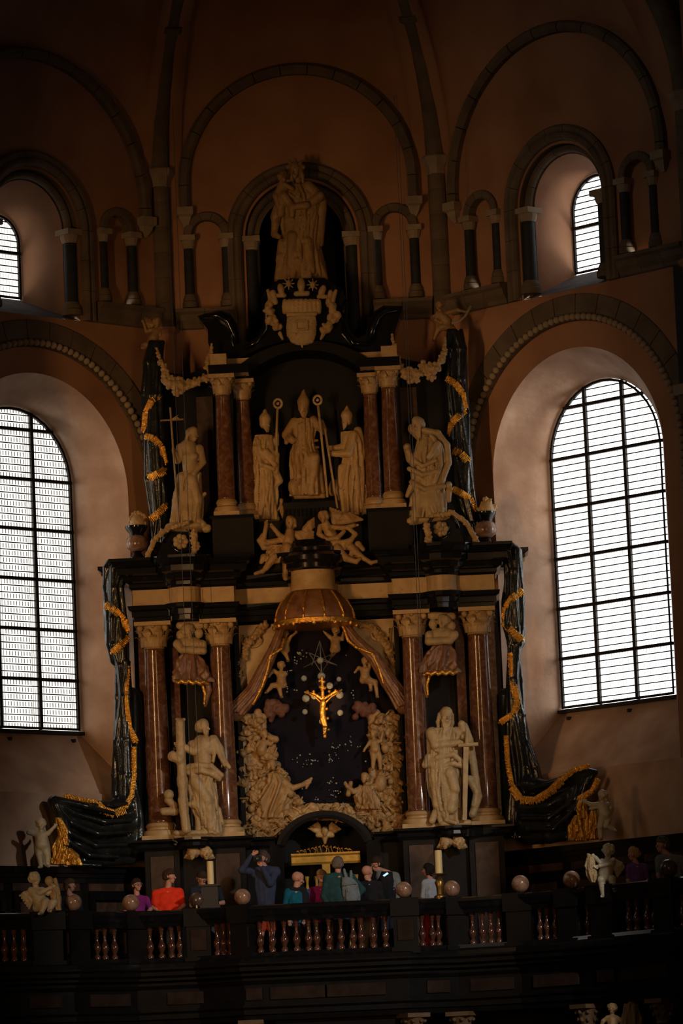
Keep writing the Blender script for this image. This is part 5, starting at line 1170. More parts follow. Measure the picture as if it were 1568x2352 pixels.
clouds('carved clouds, angels and cherub heads left of the dark oval', Lp, 11, 200, extra=pu)
pu = putto(858, 1688, 10, -30, 0, 4, [((848, 1708, 20), (838, 1722, 22)), ((874, 1704, 20), (878, 1690, 22))], [((858, 1745, 22), (856, 1768, 22)), ((872, 1742, 22), (874, 1770, 20))], 18, 'curly', 6)
h, F = head(838, 1790, 12, 22, yaw=-30); pu += h+hair(F, 'short')+[Lf([(840, 1806, 16, 12, 18), (838, 1830, 22, 16, 18), (850, 1860, 24, 16, 14)], 8, .25, 5, .5)]+limb((826, 1815, 22), (812, 1820, 24), (798, 1808, 26), 8, 6, 5)+hand((798, 1808, 26), -4, -8, 13)+[C(800, 1826, 6, 806, 1800, 5, 22)]
pu += [E_(885, 1720, 10, 12, 10, 16), Sb(E_(890, 1684, 7, 10, 8, 20)), E_(874, 1800, 14, 20, 12, 14)]
clouds('carved clouds, putti and cherub heads right of the dark oval', Rp, 12, 190, extra=pu)
clouds('carved bank of puffy clouds under the dark oval', [(668, 1880), (690, 1855), (740, 1848), (790, 1852), (830, 1866), (850, 1890), (810, 1888), (750, 1876), (700, 1880), (668, 1896)], 13, 55, m='alabaster', rs=(5, 11))
# foliage carved over the spandrels
for pts, seed, lab in (([(612, 1436), (590, 1450), (572, 1475), (560, 1505), (550, 1545), (548, 1575)], 31, 'carved leaf spray over the left spandrel'), ([(824, 1432), (850, 1440), (872, 1462), (888, 1490), (900, 1525), (908, 1560)], 32, 'carved leaf spray over the right spandrel')):
    garland(lab, pts, -1.05, [9, 12, 12, 11, 9, 7], seed, 'alabaster2', name='leaf_spray', cat='relief', group='leaf sprays on the spandrels')
# putti clambering under the canopy hem
for q, lab in (((655, 1456, 9, 30, [((642, 1470), (632, 1452)), ((668, 1462), (676, 1456))], [((655, 1500), (662, 1518)), None]), 'left putto holding up the curtain under the canopy'),
               ((770, 1450, 10, -25, [((756, 1462), (748, 1455)), ((786, 1468), (790, 1448))], [((772, 1492), (762, 1506)), None]), 'right putto holding up the curtain under the canopy'),
               ((646, 1530, 10, 20, [((628, 1540), (620, 1550)), ((656, 1548), (648, 1556))], [((625, 1575), (612, 1590)), ((640, 1576), (646, 1600))]), 'chubby putto seated beside the left curtain'),
               ((838, 1520, 10, -30, [((824, 1534), (818, 1540)), ((852, 1522), (850, 1508))], [((848, 1560), (852, 1585)), ((862, 1566), (866, 1600))]), 'chubby putto seated beside the right curtain')):
    x, y, u, yw, ar, lg_ = q
    statue('putto', putto(x, y, u, yw, 0, 0, ar, lg_, 0), -1.15, 'alabaster2', lab, 'putti round the oval', cat='putto', vox=1.2, k=2.5)
for x, y, lab in ((636, 1630, 'brown carved cloud bank at the left edge of the oval'), (838, 1635, 'brown carved cloud bank at the right edge of the oval')):
    rn = random.Random(int(x)); statue('cloud_relief', [E_(x+rn.uniform(-22, 22), y+rn.uniform(-18, 18), rn.uniform(6, 11), rn.uniform(6, 10), 9, rn.uniform(0, 6), rn.uniform(-60, 60)) for i in range(20)]+[C(x, y-16, 8, x+14*(1 if x > 700 else -1), y+24, 6)], -.95, 'redbrown', lab, 'cloud and angel relief', cat='relief', vox=1.3, k=3)
for sg, pts, gl in ((1, [(648, 1440, 12), (630, 1490, 12), (606, 1540, 10), (582, 1590, 8), (540, 1636, 4)], [(652, 1470, 8), (646, 1492, 16), (622, 1508, 22), (614, 1545, 22), (602, 1580, 20), (582, 1618, 14)]),
                    (-1, [(792, 1436, 12), (820, 1475, 12), (860, 1512, 10), (892, 1565, 8), (930, 1620, 4)], [(788, 1440, 18), (800, 1474, 22), (820, 1490, 22), (856, 1504, 22), (870, 1535, 22), (880, 1570, 18)])):
    pr = PL(pts, 9, 22); rn = random.Random(5)
    for k in range(7):
        o_ = -1+k/3; q = []
        for i, p in enumerate(pts):
            w_ = (6, 10, 13, 17, 24)[i]; q.append((p[0]+o_*w_*.8, p[1]+o_*w_*.45*sg*(1 if sg > 0 else 1)*.6+rn.uniform(-2, 2), p[2]+w_*sqrt(max(.05, 1-o_*o_*.8))+rn.uniform(-1, 2)))
        pr += PL(q, 3.2, 3.6)
    o = setp(carve('stone_curtain', pr, -1.2, M['rosemarble'], vox=1.5, k=2.5), 'rose veined stone curtain with gold edge drawn to the %s of the oval' % ('left' if sg > 0 else 'right'), 'curtain', 'stone curtains under the canopy')
    carve('gold_edge', PL(gl, 4, 3.5), -1.22, M['gold'], o, vox=1.2, k=2, grain=.7, gs=1.2)
# ================================================================== crucifix, glass and star
h, F = head(743, 1610, 4.2, 9, yaw=-10, tilt=-20)
pr = PL([(739, 1556, 0), (741, 1600, 0), (744, 1640, 0), (746, 1692, 0)], 4.2, 4.2)+PL([(742, 1608, 0), (722, 1594, 0), (700, 1590, 0)], 3.6, 2.6)+PL([(743, 1606, 0), (764, 1592, 0), (784, 1585, 0)], 3.6, 2.6)
for x, y in ((706, 1588), (712, 1595), (720, 1588), (728, 1598), (734, 1564), (744, 1566), (735, 1578), (746, 1580), (756, 1588), (764, 1598), (770, 1586), (778, 1590), (750, 1628), (752, 1650), (754, 1676), (738, 1660)): pr.append(E_(x, y, 3.6, 3.6, 3.4, 1))
pr += h+[C(742, 1616, 7.4, 740, 1636, 6, 8), C(740, 1636, 6, 742, 1650, 6.4, 8), C(738, 1616, 2.4, 722, 1600, 1.6, 7), C(722, 1600, 1.8, 704, 1592, 1.4, 5), C(746, 1616, 2.4, 762, 1600, 1.6, 7), C(762, 1600, 1.8, 779, 1590, 1.4, 5), C(739, 1652, 4.4, 744, 1668, 3.6, 11), C(744, 1668, 3.6, 744, 1686, 2.4, 8), C(745, 1652, 4.2, 749, 1668, 3.4, 10), C(749, 1668, 3.2, 746, 1686, 2.2, 7), E_(742, 1648, 6.5, 4, 5, 9)]
statue('crucifix', pr, -1.3, 'gold', 'small brightly lit gold crucifix hanging in front of the dark oval', cat='crucifix', vox=.8, k=1.5, grain=.2)
M['crystal'] = mat('cut_glass', (.75, .78, .68), .08, trans=.55, ior=1.45, spec=.8)
import bmesh
bm = bmesh.new(); bmesh.ops.create_icosphere(bm, subdivisions=2, radius=1.0); gme = bpy.data.meshes.new('glass_ball'); bm.to_mesh(gme); bm.free(); gme.materials.append(M['crystal'])
def hangball(x, y, r, Y, name, label, cat, group):
    o = bpy.data.objects.new(name, gme); link(o); o.location = at(x, y, Y); o.scale = (r*.0077,)*3; return setp(o, label, cat, group)
BL = [(698, 1558, 7, 'left of the top of the cross'), (738, 1553, 9.5, 'at the head of the cross'), (757, 1575, 8, 'right above the right arm of the cross'), (778, 1560, 6, 'uppermost on the right side'), (780, 1596, 9, 'just under the right tip of the cross arm'), (702, 1604, 9, 'just under the left tip of the cross arm'),
      (721, 1599, 7.5, 'close behind the left cross arm'), (700, 1635, 6.5, 'lowest on the left side'), (781, 1637, 7, 'lowest on the right side'), (739, 1657, 7, 'behind the lower shaft of the cross'), (735, 1517, 8, 'in the middle of the wire star')]
for x, y, r, w_ in BL: hangball(x, y, r, -1.25 if y > 1530 else -1.32, 'glass_ball', 'cut glass ball '+w_, 'glass ball', 'glass balls round the crucifix')
rn = random.Random(21); BD = []
for cx, cy, sx, sy, n in ((690, 1500, 14, 8, 12), (676, 1515, 12, 6, 6), (664, 1540, 8, 6, 4), (700, 1750, 30, 16, 16), (772, 1720, 14, 8, 9), (760, 1745, 14, 8, 9), (808, 1710, 20, 10, 8), (760, 1795, 12, 8, 7), (770, 1825, 14, 8, 9), (838, 1752, 2, 2, 1), (726, 1835, 8, 5, 4), (785, 1845, 3, 3, 2), (795, 1500, 5, 3, 1), (812, 1590, 8, 10, 4), (660, 1580, 20, 20, 6), (690, 1810, 10, 6, 4)):
    for i in range(n): BD.append((cx+rn.gauss(0, sx*.6), cy+rn.gauss(0, sy*.7), rn.uniform(1.0, 2.1)))
for x, y, r in BD: hangball(x, y, r, -1.15, 'glass_bead', 'tiny glass bead scattered over the dark oval', 'glass bead', 'glass beads on the dark oval')
tips = [(734, 1472), (697, 1533), (774, 1528), (709, 1499), (768, 1499), (738, 1545)]
segs = [((734, 1472), (716, 1528)), ((734, 1472), (752, 1528)), ((697, 1533), (736, 1512)), ((697, 1533), (768, 1499)), ((774, 1528), (709, 1499)), ((774, 1528), (736, 1516)), ((738, 1545), (709, 1499)), ((738, 1545), (768, 1499)), ((738, 1545), (734, 1472))]
setp(obj('wire_star', *join(*[tube(wpts(list(s), -1.32), .0085, 5) for s in segs]), M['wire'] if 'wire' in M else M['palestone'], origin=at(734, 1510, -1.32)), 'star of thin metal rods over the crucifix', 'star')
# ================================================================== cables that hang down from the vault
M['cable'] = mat('steel_cable', (.05, .05, .055), .6)
for x, y, w_ in ((418, 1290, 'outer cable of the left pair'), (437, 1290, 'inner cable of the left pair'), (951, 1226, 'inner cable of the right pair'), (957, 1226, 'outer cable of the right pair')):
    p = at(x, y, -2.6); setp(obj('hanging_cable', *tube([(p.x, p.y, 19.5), (p.x, p.y, 6.9)], .0045, 6), M['cable'], origin=(p.x, p.y, 6.9)), w_+' hanging in front of the altar', 'cable', 'cables in front of the altar')
# ================================================================== balustrade of the gallery
def proj(p):
    q = CR.transposed() @ (Vector(p)-Vector(CAM)); return 784+FPX*q.x/-q.z, 1176-FPX*q.y/-q.z
BAL = root('balustrade', (0, -4.4, GAL), 'black marble balustrade with red marble balusters along the front of the gallery', 'balustrade')
BP = [(x, y-.06) for x, y in FP]
rp = [(-.16, 5.16), (-.10, 5.14), (.10, 5.14), (.12, 5.2), (.15, 5.24), (.17, 5.3), (.19, 5.34), (.19, 5.39), (.14, 5.41), (-.14, 5.41), (-.19, 5.38), (-.18, 5.3)]
obj('top_rail', *sweep(rp, BP), M['blackmarble'], BAL)
bp_ = [(-.18, GAL), (.24, GAL-.06), (.24, 4.52), (.18, 4.56), (.16, 4.62), (-.16, 4.62)]
obj('foot_rail', *sweep(bp_, BP), M['blackmarble'], BAL)
def pathpt(px):
    """the point of the balustrade line seen at pixel column px, at rail height"""
    best = None
    for i in range(len(BP)-1):
        for k in range(41):
            t = k/40; x = BP[i][0]+(BP[i+1][0]-BP[i][0])*t; y = BP[i][1]+(BP[i+1][1]-BP[i][1])*t; u = proj((x, y, 5.1))[0]
            if best is None or abs(u-px) < best[0]: best = (abs(u-px), x, y, atan2(BP[i+1][1]-BP[i][1], BP[i+1][0]-BP[i][0]))
    return best[1:]
def rbox(cx, cy, a, hx, hy, z0, z1):
    V, F = box((-hx, -hy, z0), (hx, hy, z1)); return [(cx+x*cos(a)-y*sin(a), cy+x*sin(a)+y*cos(a), z) for x, y, z in V], F
piers = [(100, .26), (171, .2), (302, .22), (456, .2), (561, .16), (928, .2), (1040, .2), (1197, .22), (1314, .2), (1394, .26), (1540, .24)]
for px, w in piers:
    x, y, a = pathpt(px)
    obj('pier', *join(rbox(x, y, a, w, .17, GAL, 5.15), rbox(x, y, a, w+.04, .21, GAL, 4.6), rbox(x, y, a, w+.04, .21, 5.12, 5.42)), M['dullblack'], BAL)
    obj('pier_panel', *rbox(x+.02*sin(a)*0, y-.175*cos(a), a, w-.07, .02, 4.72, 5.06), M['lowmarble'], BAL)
bprof = [(.055, 0), (.058, .05), (.04, .07), (.03, .09), (.045, .12), (.05, .14), (.062, .17), (.064, .2), (.055, .24), (.036, .28), (.028, .34), (.027, .4), (.032, .42), (.04, .43), (.03, .45), (.045, .47), (.05, .52)]
b0 = None
for px in (8, 30, 52, 76, 122, 222, 240, 262, 345, 368, 392, 412, 498, 512, 528, 600, 628, 655, 680, 705, 730, 755, 780, 805, 830, 855, 880, 968, 990, 1006, 1085, 1105, 1125, 1145, 1238, 1255, 1275, 1348, 1440, 1462, 1484, 1504, 1565):
    x, y, a = pathpt(px)
    if b0 is None:
        V, F = lathe(bprof, (x, y, 4.62), 16); b0 = obj('baluster', V, F, M['redbal'], BAL, 50); b0x = (x, y); o = b0
    else: o = b0.copy(); link(o); o.parent = BAL
    o.location = (x-b0x[0], y-b0x[1], 0)
for px, r, lab in ((171, 20, 'rose marble ball left end, in front of the brown-haired woman'), (302, 19.5, 'mottled marble ball in front of the purple shirt'), (456, 19, 'dark marble ball before the man with dark tee shirt'), (561, 18.5, 'brown marble ball left of the photographer'),
                   (928, 18.5, 'brown marble ball beside the man in black waistcoat'), (1040, 19, 'pale marble ball just right of the tall brass candlestick'), (1197, 20, 'brightest pink marble ball, alone on the right rail'), (1314, 19.5, 'pink marble ball just left of the seated right cherub'), (1540, 20, 'dark marble ball before the man in grey tee shirt')):
    x, y, a = pathpt(px); R_ = r*.0074
    o = setp(obj('marble_ball', *ico((x, y, 5.41+R_+.015), (R_, R_, R_), 4), M['darkball' if 'dark' in lab[:5] else 'ballmarble'], None, True, origin=(x, y, 5.42)), lab, 'ball', 'marble balls on the balustrade')
    obj('ball_foot', *lathe([(.09, 0), (.09, .015), (.05, .03)], (x, y, 5.415), 14), M['blackmarble'], o)
# ================================================================== the storey under the gallery
LOW = root('gallery_front', (0, -4.6, 3.0), 'black marble arcade front with capitals and grille below the balustrade', 'arcade')
G = lambda n, prof, m, path=BP: obj(n, *sweep(prof, path), M[m], LOW)
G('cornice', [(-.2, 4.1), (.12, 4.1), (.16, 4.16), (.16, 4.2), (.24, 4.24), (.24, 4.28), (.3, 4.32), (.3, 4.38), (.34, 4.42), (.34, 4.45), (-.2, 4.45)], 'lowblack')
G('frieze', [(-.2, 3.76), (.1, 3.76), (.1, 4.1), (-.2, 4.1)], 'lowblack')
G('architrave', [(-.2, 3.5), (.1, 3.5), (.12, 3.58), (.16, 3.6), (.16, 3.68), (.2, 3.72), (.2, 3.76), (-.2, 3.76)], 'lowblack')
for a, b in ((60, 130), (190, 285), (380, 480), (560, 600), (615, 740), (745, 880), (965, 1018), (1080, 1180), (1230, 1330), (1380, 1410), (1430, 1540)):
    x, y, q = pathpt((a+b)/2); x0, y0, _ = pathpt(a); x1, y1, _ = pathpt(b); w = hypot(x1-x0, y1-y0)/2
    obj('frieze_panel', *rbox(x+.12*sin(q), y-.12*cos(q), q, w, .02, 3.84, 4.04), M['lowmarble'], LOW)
for px in (60, 185, 345, 568, 940, 1050, 1335, 1510):
    x, y, q = pathpt(px); y -= .12
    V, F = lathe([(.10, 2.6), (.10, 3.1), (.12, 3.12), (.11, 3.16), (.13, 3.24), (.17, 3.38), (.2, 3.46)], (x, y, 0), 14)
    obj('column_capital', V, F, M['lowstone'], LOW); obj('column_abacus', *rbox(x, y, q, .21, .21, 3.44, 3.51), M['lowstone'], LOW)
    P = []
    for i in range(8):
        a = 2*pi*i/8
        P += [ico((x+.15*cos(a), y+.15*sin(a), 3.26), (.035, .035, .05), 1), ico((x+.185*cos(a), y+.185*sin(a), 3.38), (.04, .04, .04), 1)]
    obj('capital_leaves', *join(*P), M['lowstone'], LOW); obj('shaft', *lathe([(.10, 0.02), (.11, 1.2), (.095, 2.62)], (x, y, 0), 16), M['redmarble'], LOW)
x0, y0, _ = pathpt(748)
def archwall(xa, xb, r, zs, nm='arch_wall'):
    y = -4.42; c = (xa+xb)/2; pts = [(xa, 0.0), (c-r, 0.0), (c-r, zs)]+[(c-r*cos(pi*i/20), zs+r*sin(pi*i/20)*.9) for i in range(1, 20)]+[(c+r, zs), (c+r, 0.0), (xb, 0.0), (xb, 3.5), (xa, 3.5)]
    obj(nm, *prism(pts, y, y+.3), M['lowblack'], LOW)
    q = [(c-r*1.04*cos(pi*i/20), y-.02, zs+r*1.04*.9*sin(pi*i/20)) for i in range(21)]; obj('arch_moulding', *tube(q, .045, 8), M['lowblack'], LOW)
archwall(-1.33, 1.36, .86, 2.5)
for i in range(13):
    x = -.78+.13*i; h = 2.5+.8*.9*sqrt(max(0, 1-((x-.015)/.86)**2)); obj('grille_bar', *tube([(x, -4.2, .02), (x, -4.2, h)], .014, 6), M['cable'], LOW)
obj('grille_bar', *tube([(-.85, -4.2, 2.45), (.87, -4.2, 2.45)], .02, 6), M['cable'], LOW)
for xa, xb, ya, yb in ((-6.0, -1.33, -4.2, -3.6), (1.36, 6.0, -3.6, -4.4)):
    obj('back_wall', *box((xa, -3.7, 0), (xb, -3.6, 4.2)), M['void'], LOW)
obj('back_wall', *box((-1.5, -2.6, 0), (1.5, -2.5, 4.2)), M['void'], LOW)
pr = putto(1405, 2318, 12, -20, 0, 2, [((1385, 2345), (1378, 2362)), ((1425, 2345), (1432, 2365))], [((1398, 2395), (1396, 2430)), ((1415, 2395), (1416, 2430))])+[Lf([(1448, 2305, 16, 12), (1450, 2340, 22, 14), (1452, 2400, 24, 16)], 7, .15, 3), E_(1450, 2296, 10, 12, 10, 4)]
statue('carved_figures', pr, -6.3, 'alabaster2', 'half hidden pair of carved figures at the dark lower right edge', cat='statue', vox=1.5, origin=None)
# ================================================================== cherubs seated on the balustrade
x, y, a = pathpt(100)
pr = putto(80, 2020, 15, 50, 0, 14, [((92, 2052, 14), (118, 2040, 18)), ((112, 2052, 10), (124, 2046, 14))], [((108, 2072, 26), (98, 2098, 30)), ((126, 2074, 22), (116, 2092, 30))], d=0, seed=3)+wing(82, 2045, 66, 2086, 24, -10, 6, 4)
o = statue('cherub_statue', pr, y-.05, 'cherubstone', 'winged cherub seated on the left end of the balustrade', 'cherubs seated on the balustrade', vox=1.1, k=1.8)
carve('carried_drapery', [E_(114, 2024, 10, 11, 10, 12), Lf([(120, 2030, 8, 8, 12), (127, 2050, 11, 9, 12), (130, 2072, 11, 9, 14), (136, 2092, 6, 5, 16)], 5, .25, 2), C(128, 2020, 4, 134, 2046, 5, 10)], y-.05, M['paleal'], o, vox=1.2, k=2.5)
x, y, a = pathpt(1394)
pr = putto(1396, 1955, 15, -32, 0, -6, [((1380, 1985, 14), (1368, 1972, 18)), ((1402, 1984, 16), (1376, 1990, 22))], [((1380, 2022, 26), (1384, 2058, 26)), ((1404, 2020, 26), (1410, 2054, 26))], d=0, seed=4)+wing(1408, 1975, 1418, 2012, -16, -10, 6, 4)+[E_(1392, 2016, 18, 9, 12, 8)]
o = statue('cherub_statue', pr, y-.05, 'cherubstone', 'winged cherub seated on the right part of the balustrade', 'cherubs seated on the balustrade', vox=1.1, k=1.8)
carve('carried_drapery', [C(1350, 1964, 4, 1358, 1972, 7, 12), Lf([(1356, 1968, 8, 7, 14), (1354, 1990, 11, 8, 14), (1360, 2012, 11, 8, 14), (1362, 2028, 5, 4, 14)], 5, .25, 2)], y-.05, M['paleal'], o, vox=1.2, k=2.5)
# ================================================================== candles
def candle(px, py0, py1, r, Y, label, holder):
    t, b = at(px, py0, Y), at(px+1, py1, Y); c = root('candle', (b.x, Y, b.z), label, 'candle', 'big altar candles')
    V, F = lathe([(r, b.z), (r, t.z-.02), (r*.93, t.z), (r*.6, t.z-.008), (.02, t.z-.01)], (b.x, Y, 0), 20); obj('wax', V, F, M['wax'], c, 50)
    obj('wick', *tube([(b.x, Y, t.z-.01), (b.x+.005, Y, t.z+.03)], .004, 5), M['iron'], c)
    if holder == 'brass':
        h = root('candlestick', (b.x, Y, 5.41), 'turned brass candlestick on the balustrade under the right candle', 'candlestick')
        z = b.z; obj('drip_pan', *lathe([(.03, z-.05), (.13, z-.02), (.135, z-.005), (.05, z)], (b.x, Y, 0), 20), M['brass'], h, 50)
        obj('stem', *lathe([(.1, 5.415), (.1, 5.45), (.05, 5.48), (.06, 5.6), (.085, 5.68), (.06, 5.72), (.05, z-.12), (.07, z-.08), (.03, z-.04)], (b.x, Y, 0), 16), M['brass'], h, 50)
    else:
        h = root('candle_stand', (b.x, Y, 5.41), 'dark square candle stand with flared top under the left candle', 'candlestick')
        z = b.z; x = b.x
        obj('stand_top', *box((x-.2, Y-.16, z-.03), (x+.16, Y+.16, z)), M['bronze'], h); obj('stand_body', *box((x-.16, Y-.12, 5.42), (x+.12, Y+.12, z-.03)), M['bronze'], h)
        obj('stand_moulding', *box((x-.19, Y-.14, 5.42), (x+.15, Y+.14, 5.47)), M['bronze'], h)
M['wax'] = mat('beeswax', (.62, .47, .22), .5, (.7, .55, .28), 4)
candle(483, 1978, 2032, .056, -3.98, 'pale yellow candle standing left, before the dark tee shirt man', 'block')
candle(1007, 1953, 2006, .062, -4.05, 'pale yellow candle in brass candlestick, right of centre', 'brass')
t = at(451, 2080, -4.2); setp(obj('taper', *lathe([(.013, 5.42), (.013, t.z), (.004, t.z+.01)], (t.x, -4.15, 0), 10), M['wax'], origin=(t.x, -4.15, 5.42)), 'short thin taper on the rail before the dark ball', 'candle')
# ================================================================== visitors
def skin(c): return mat('skin', c, .55, (c[0]*1.15, c[1]*1.1, c[2]*1.05), 20, spec=.3)
SK = skin((.42, .21, .15)); SK2 = skin((.46, .22, .165))
def cloth(n, c, k=1.25): return mat(n, c, .9, tuple(min(1, v*k) for v in c), 12, bump=.2, bscale=30, spec=.15)
def person(label, hd, hk, haircol, sh, el, wr, hip, kn, an, top, bot, Y, sleeve='long', legs='trousers', hdir=None, u=None, bald=False, wid=1.0, glasses=None, belly=1.0, hem=None):
    x, y, yaw, tilt, pitch, u = hd; u *= 1.1
    fy = proj(((at(hip[0], hip[1], Y)).x, Y, GAL))[1]
    an = [P3(a if a[1] else (a[0], fy-4, 0)) for a in an]; kn = [P3(k if k[1] else (k[0], hip[1]+(fy-hip[1])*.5, 4)) for k in kn]
    hp = P3(hip); b = at(hip[0], fy, Y)
    r = root('person', (b.x, Y, GAL), label, 'person', 'visitors on the gallery')
    nx, ny = (sh[0][0]+sh[1][0])/2, (sh[0][1]+sh[1][1])/2-u*.25
    h, F = head(x, y, u, hp[2], yaw, tilt, pitch)
    S = [P3(s) for s in sh]; EL = [P3(e) for e in el]; WR = [P3(w) for w in wr]
    nb = (x-F.sy*u*.1, y+u*.75)
    body = h+[C(nb[0], nb[1], u*.42, nx, ny, u*.5, hp[2]), C(nx, ny+u*.4, u*.6, hp[0], hp[1]-u*.5, u*.8, hp[2]), C(S[0][0], S[0][1], u*.38, S[1][0], S[1][1], u*.38, S[0][2], S[1][2])]
    for i in (0, 1):
        body += limb(S[i], EL[i], WR[i], u*.42, u*.33, u*.22); dv = hdir[i] if hdir else (WR[i][0]-EL[i][0], WR[i][1]-EL[i][1]); body += hand(WR[i], dv[0], dv[1], u)
        L0 = (hp[0]+(-1, 1)[i]*u*.5*wid, hp[1], hp[2]); body += limb(L0, kn[i], an[i], u*.58, u*.42, u*.26)+foot(an[i], u, 0 if abs(yaw) < 90 else .0, 1.0 if abs(yaw) < 90 else -1.0)
    o = carve('body', body, Y, SK, r, vox=1.15, k=1.4, grain=0)
    if hk:
        hp_ = hair(F, hk, 2)
        carve('hair', hp_, Y, mat('hair', haircol, .75, tuple(v*1.7 for v in haircol), 40, spec=.08), r, vox=1.15, k=1.2, grain=.3, gs=1.3)
    hw = abs(S[1][0]-S[0][0])/2
    hy = hem or hp[1]+u*.5
    my = S[0][1]*.5+S[1][1]*.5
    secs = [(nx, my+u*.1, hw*1.0, u*.8, hp[2]), ((nx+hp[0])/2, (ny+hp[1])/2, max(hw*.98, u*1.05)*wid*belly, u*1.0*belly, hp[2]+u*.1), (hp[0], hp[1]-u*.2, u*1.15*wid*belly, u*1.0*belly, hp[2]+u*.05), (hp[0], hy, u*1.2*wid, u*1.0, hp[2])]
    tp = [Lf(secs, 6, .05, int(x), .3)]+[C(nb[0]+(nx-nb[0])*.4, ny-u*.1, u*.5, S[i][0], S[i][1], u*.52, hp[2], S[i][2]) for i in (0, 1)]+[C(S[0][0], S[0][1]+u*.3, u*.6, S[1][0], S[1][1]+u*.3, u*.6, hp[2])]
    for i in (0, 1):
        t = 1.0 if sleeve == 'long' else .72
        m_ = [S[i][q]+(EL[i][q]-S[i][q])*t for q in range(3)]
        tp.append(C(S[i][0], S[i][1], u*.55, m_[0], m_[1], u*.47, S[i][2], m_[2]))
        if sleeve == 'long': tp.append(C(EL[i][0], EL[i][1], u*.47, EL[i][0]+(WR[i][0]-EL[i][0])*.92, EL[i][1]+(WR[i][1]-EL[i][1])*.92, u*.33, EL[i][2], WR[i][2]))
    carve('top', tp, Y, top, r, vox=1.25, k=3, grain=.2, gs=.35)
    bt = []
    for i in (0, 1):
        L0 = (hp[0]+(-1, 1)[i]*u*.5*wid, hp[1]+u*.1, hp[2])
        if legs == 'trousers': bt += limb(L0, kn[i], an[i], u*.72, u*.55, u*.42)
        elif legs == 'shorts': bt += [C(L0[0], L0[1], u*.76, L0[0]+(kn[i][0]-L0[0])*.85, L0[1]+(kn[i][1]-L0[1])*.85, u*.66, L0[2], kn[i][2])]
    if legs == 'skirt': bt += [Lf([(hp[0], hp[1]-2, u*1.1, u*.9, hp[2]), (hp[0], hp[1]+u*2, u*1.35, u*1.1, hp[2]), (hp[0], fy-u*1.2, u*1.5, u*1.2, hp[2])], 8, .06, 2)]
    carve(legs, bt, Y, bot, r, vox=1.3, k=3, grain=.2, gs=.4)
    if glasses:
        q = []; s_ = .0077
        for a in (-.3, .3):
            c = F(a, .07, .92); c = at(c[0], c[1], Y-c[2]*s_); e = at(F(a+.2, .07, .9)[0], F(a+.2, .07, .9)[1], c.y)-c
            q.append(tube([c+e*cos(2*pi*i/10)+Vector((0, 0, .021*sin(2*pi*i/10))) for i in range(11)], .0035, 5))
        for sx in (-1, 1): q.append(tube([at(F(.5*sx, .1, .85)[0], F(.5*sx, .1, .85)[1], Y-F(.5*sx, .1, .85)[2]*s_), at(F(.74*sx, .1, .0)[0], F(.74*sx, .1, .0)[1], Y-F(.74*sx, .1, 0)[2]*s_)], .0035, 5))
        obj('glasses', *join(*q), M['wire' if glasses == 'thin' else 'iron'], r)
    return r, F
Kb = cloth('black_cloth', (.012, .012, .015)); Kn = cloth('navy_cloth', (.018, .022, .035)); Kj = cloth('jeans', (.05, .09, .12)); Kd = cloth('dark_trousers', (.014, .014, .018))
person('woman with bobbed brown hair and black top, behind the leftmost ball', (160, 2034, 62, 0, 0, 13.5), 'bob', (.05, .03, .015), [(140, 2066), (180, 2066)], [(136, 2098), (186, 2098)], [(150, 2112, 12), (172, 2112, 12)], (160, 2122), [(153, 0), (168, 0)], [(152, 0), (170, 0)], Kb, Kd, -3.5, 'short')
r_, F_ = person('woman in purple shirt with glasses leaning on the rail', (314, 2034, 30, -4, -8, 13.5), 'short', (.025, .015, .01), [(294, 2066), (335, 2066)], [(288, 2094), (346, 2088, 6)], [(312, 2098, 16), (338, 2099, 16)], (312, 2122), [(304, 0), (322, 0)], [(302, 0), (324, 0)], cloth('purple_shirt', (.20, .02, .15)), cloth('rust_skirt', (.09, .035, .022)), -3.35, 'short', 'skirt', glasses='thin', hdir=[(6, 2), (8, 0)])
obj('wristwatch', *tube([at(333, 2094, -3.48), at(334, 2104, -3.48)], .018, 8), M['wire'], r_)
person('woman in bright red tee shirt and jeans leaning on the rail', (389, 2014, 68, 6, -6, 14.5), 'short', (.035, .018, .010), [(358, 2052), (412, 2048)], [(351, 2084, 4), (422, 2080, 4)], [(380, 2099, 18), (402, 2099, 18)], (384, 2108), [(388, 0), (406, 0)], [(390, 0), (404, 0)], cloth('red_tee_shirt', (.62, .035, .012)), Kj, -3.35, 'short', wid=1.15, belly=1.1, hdir=[(8, 1), (-8, 1)])
r_, F_ = person('man in dark tee shirt with glasses looking down at his hands', (463, 2018, 10, 8, 26, 14.5), 'short', (.03, .018, .012), [(444, 2046), (500, 2044)], [(440, 2080, 6), (512, 2074, 6)], [(466, 2070, 22), (488, 2078, 18)], (474, 2118), [(466, 0), (486, 0)], [(464, 0), (488, 0)], Kn, cloth('grey_jeans', (.05, .055, .07)), -3.2, 'short', glasses='dark', hdir=[(8, -3), (-8, -2)])
r_, F_ = person('man in navy jumper and orange shorts aiming a camera', (603, 1973, -38, 6, -8, 15.5), 'short', (.05, .035, .03), [(584, 2002), (634, 2000)], [(556, 2000, 22), (622, 2030, 22)], [(580, 1966, 34), (602, 1992, 32)], (610, 2084), [(600, 2140), (624, 2140)], [(600, 0), (624, 0)], cloth('navy_jumper', (.030, .038, .075)), cloth('orange_shorts', (.34, .05, .018)), -3.1, 'long', 'shorts', hdir=[(8, -5), (-3, -8)])
cb = at(592, 1972, -3.42); o = root('camera', cb, 'black camera with round lens held up by the man in navy jumper', 'camera')
obj('camera_body', *box((cb.x-.07, cb.y-.02, cb.z-.05), (cb.x+.07, cb.y+.05, cb.z+.05)), M['iron'], o)
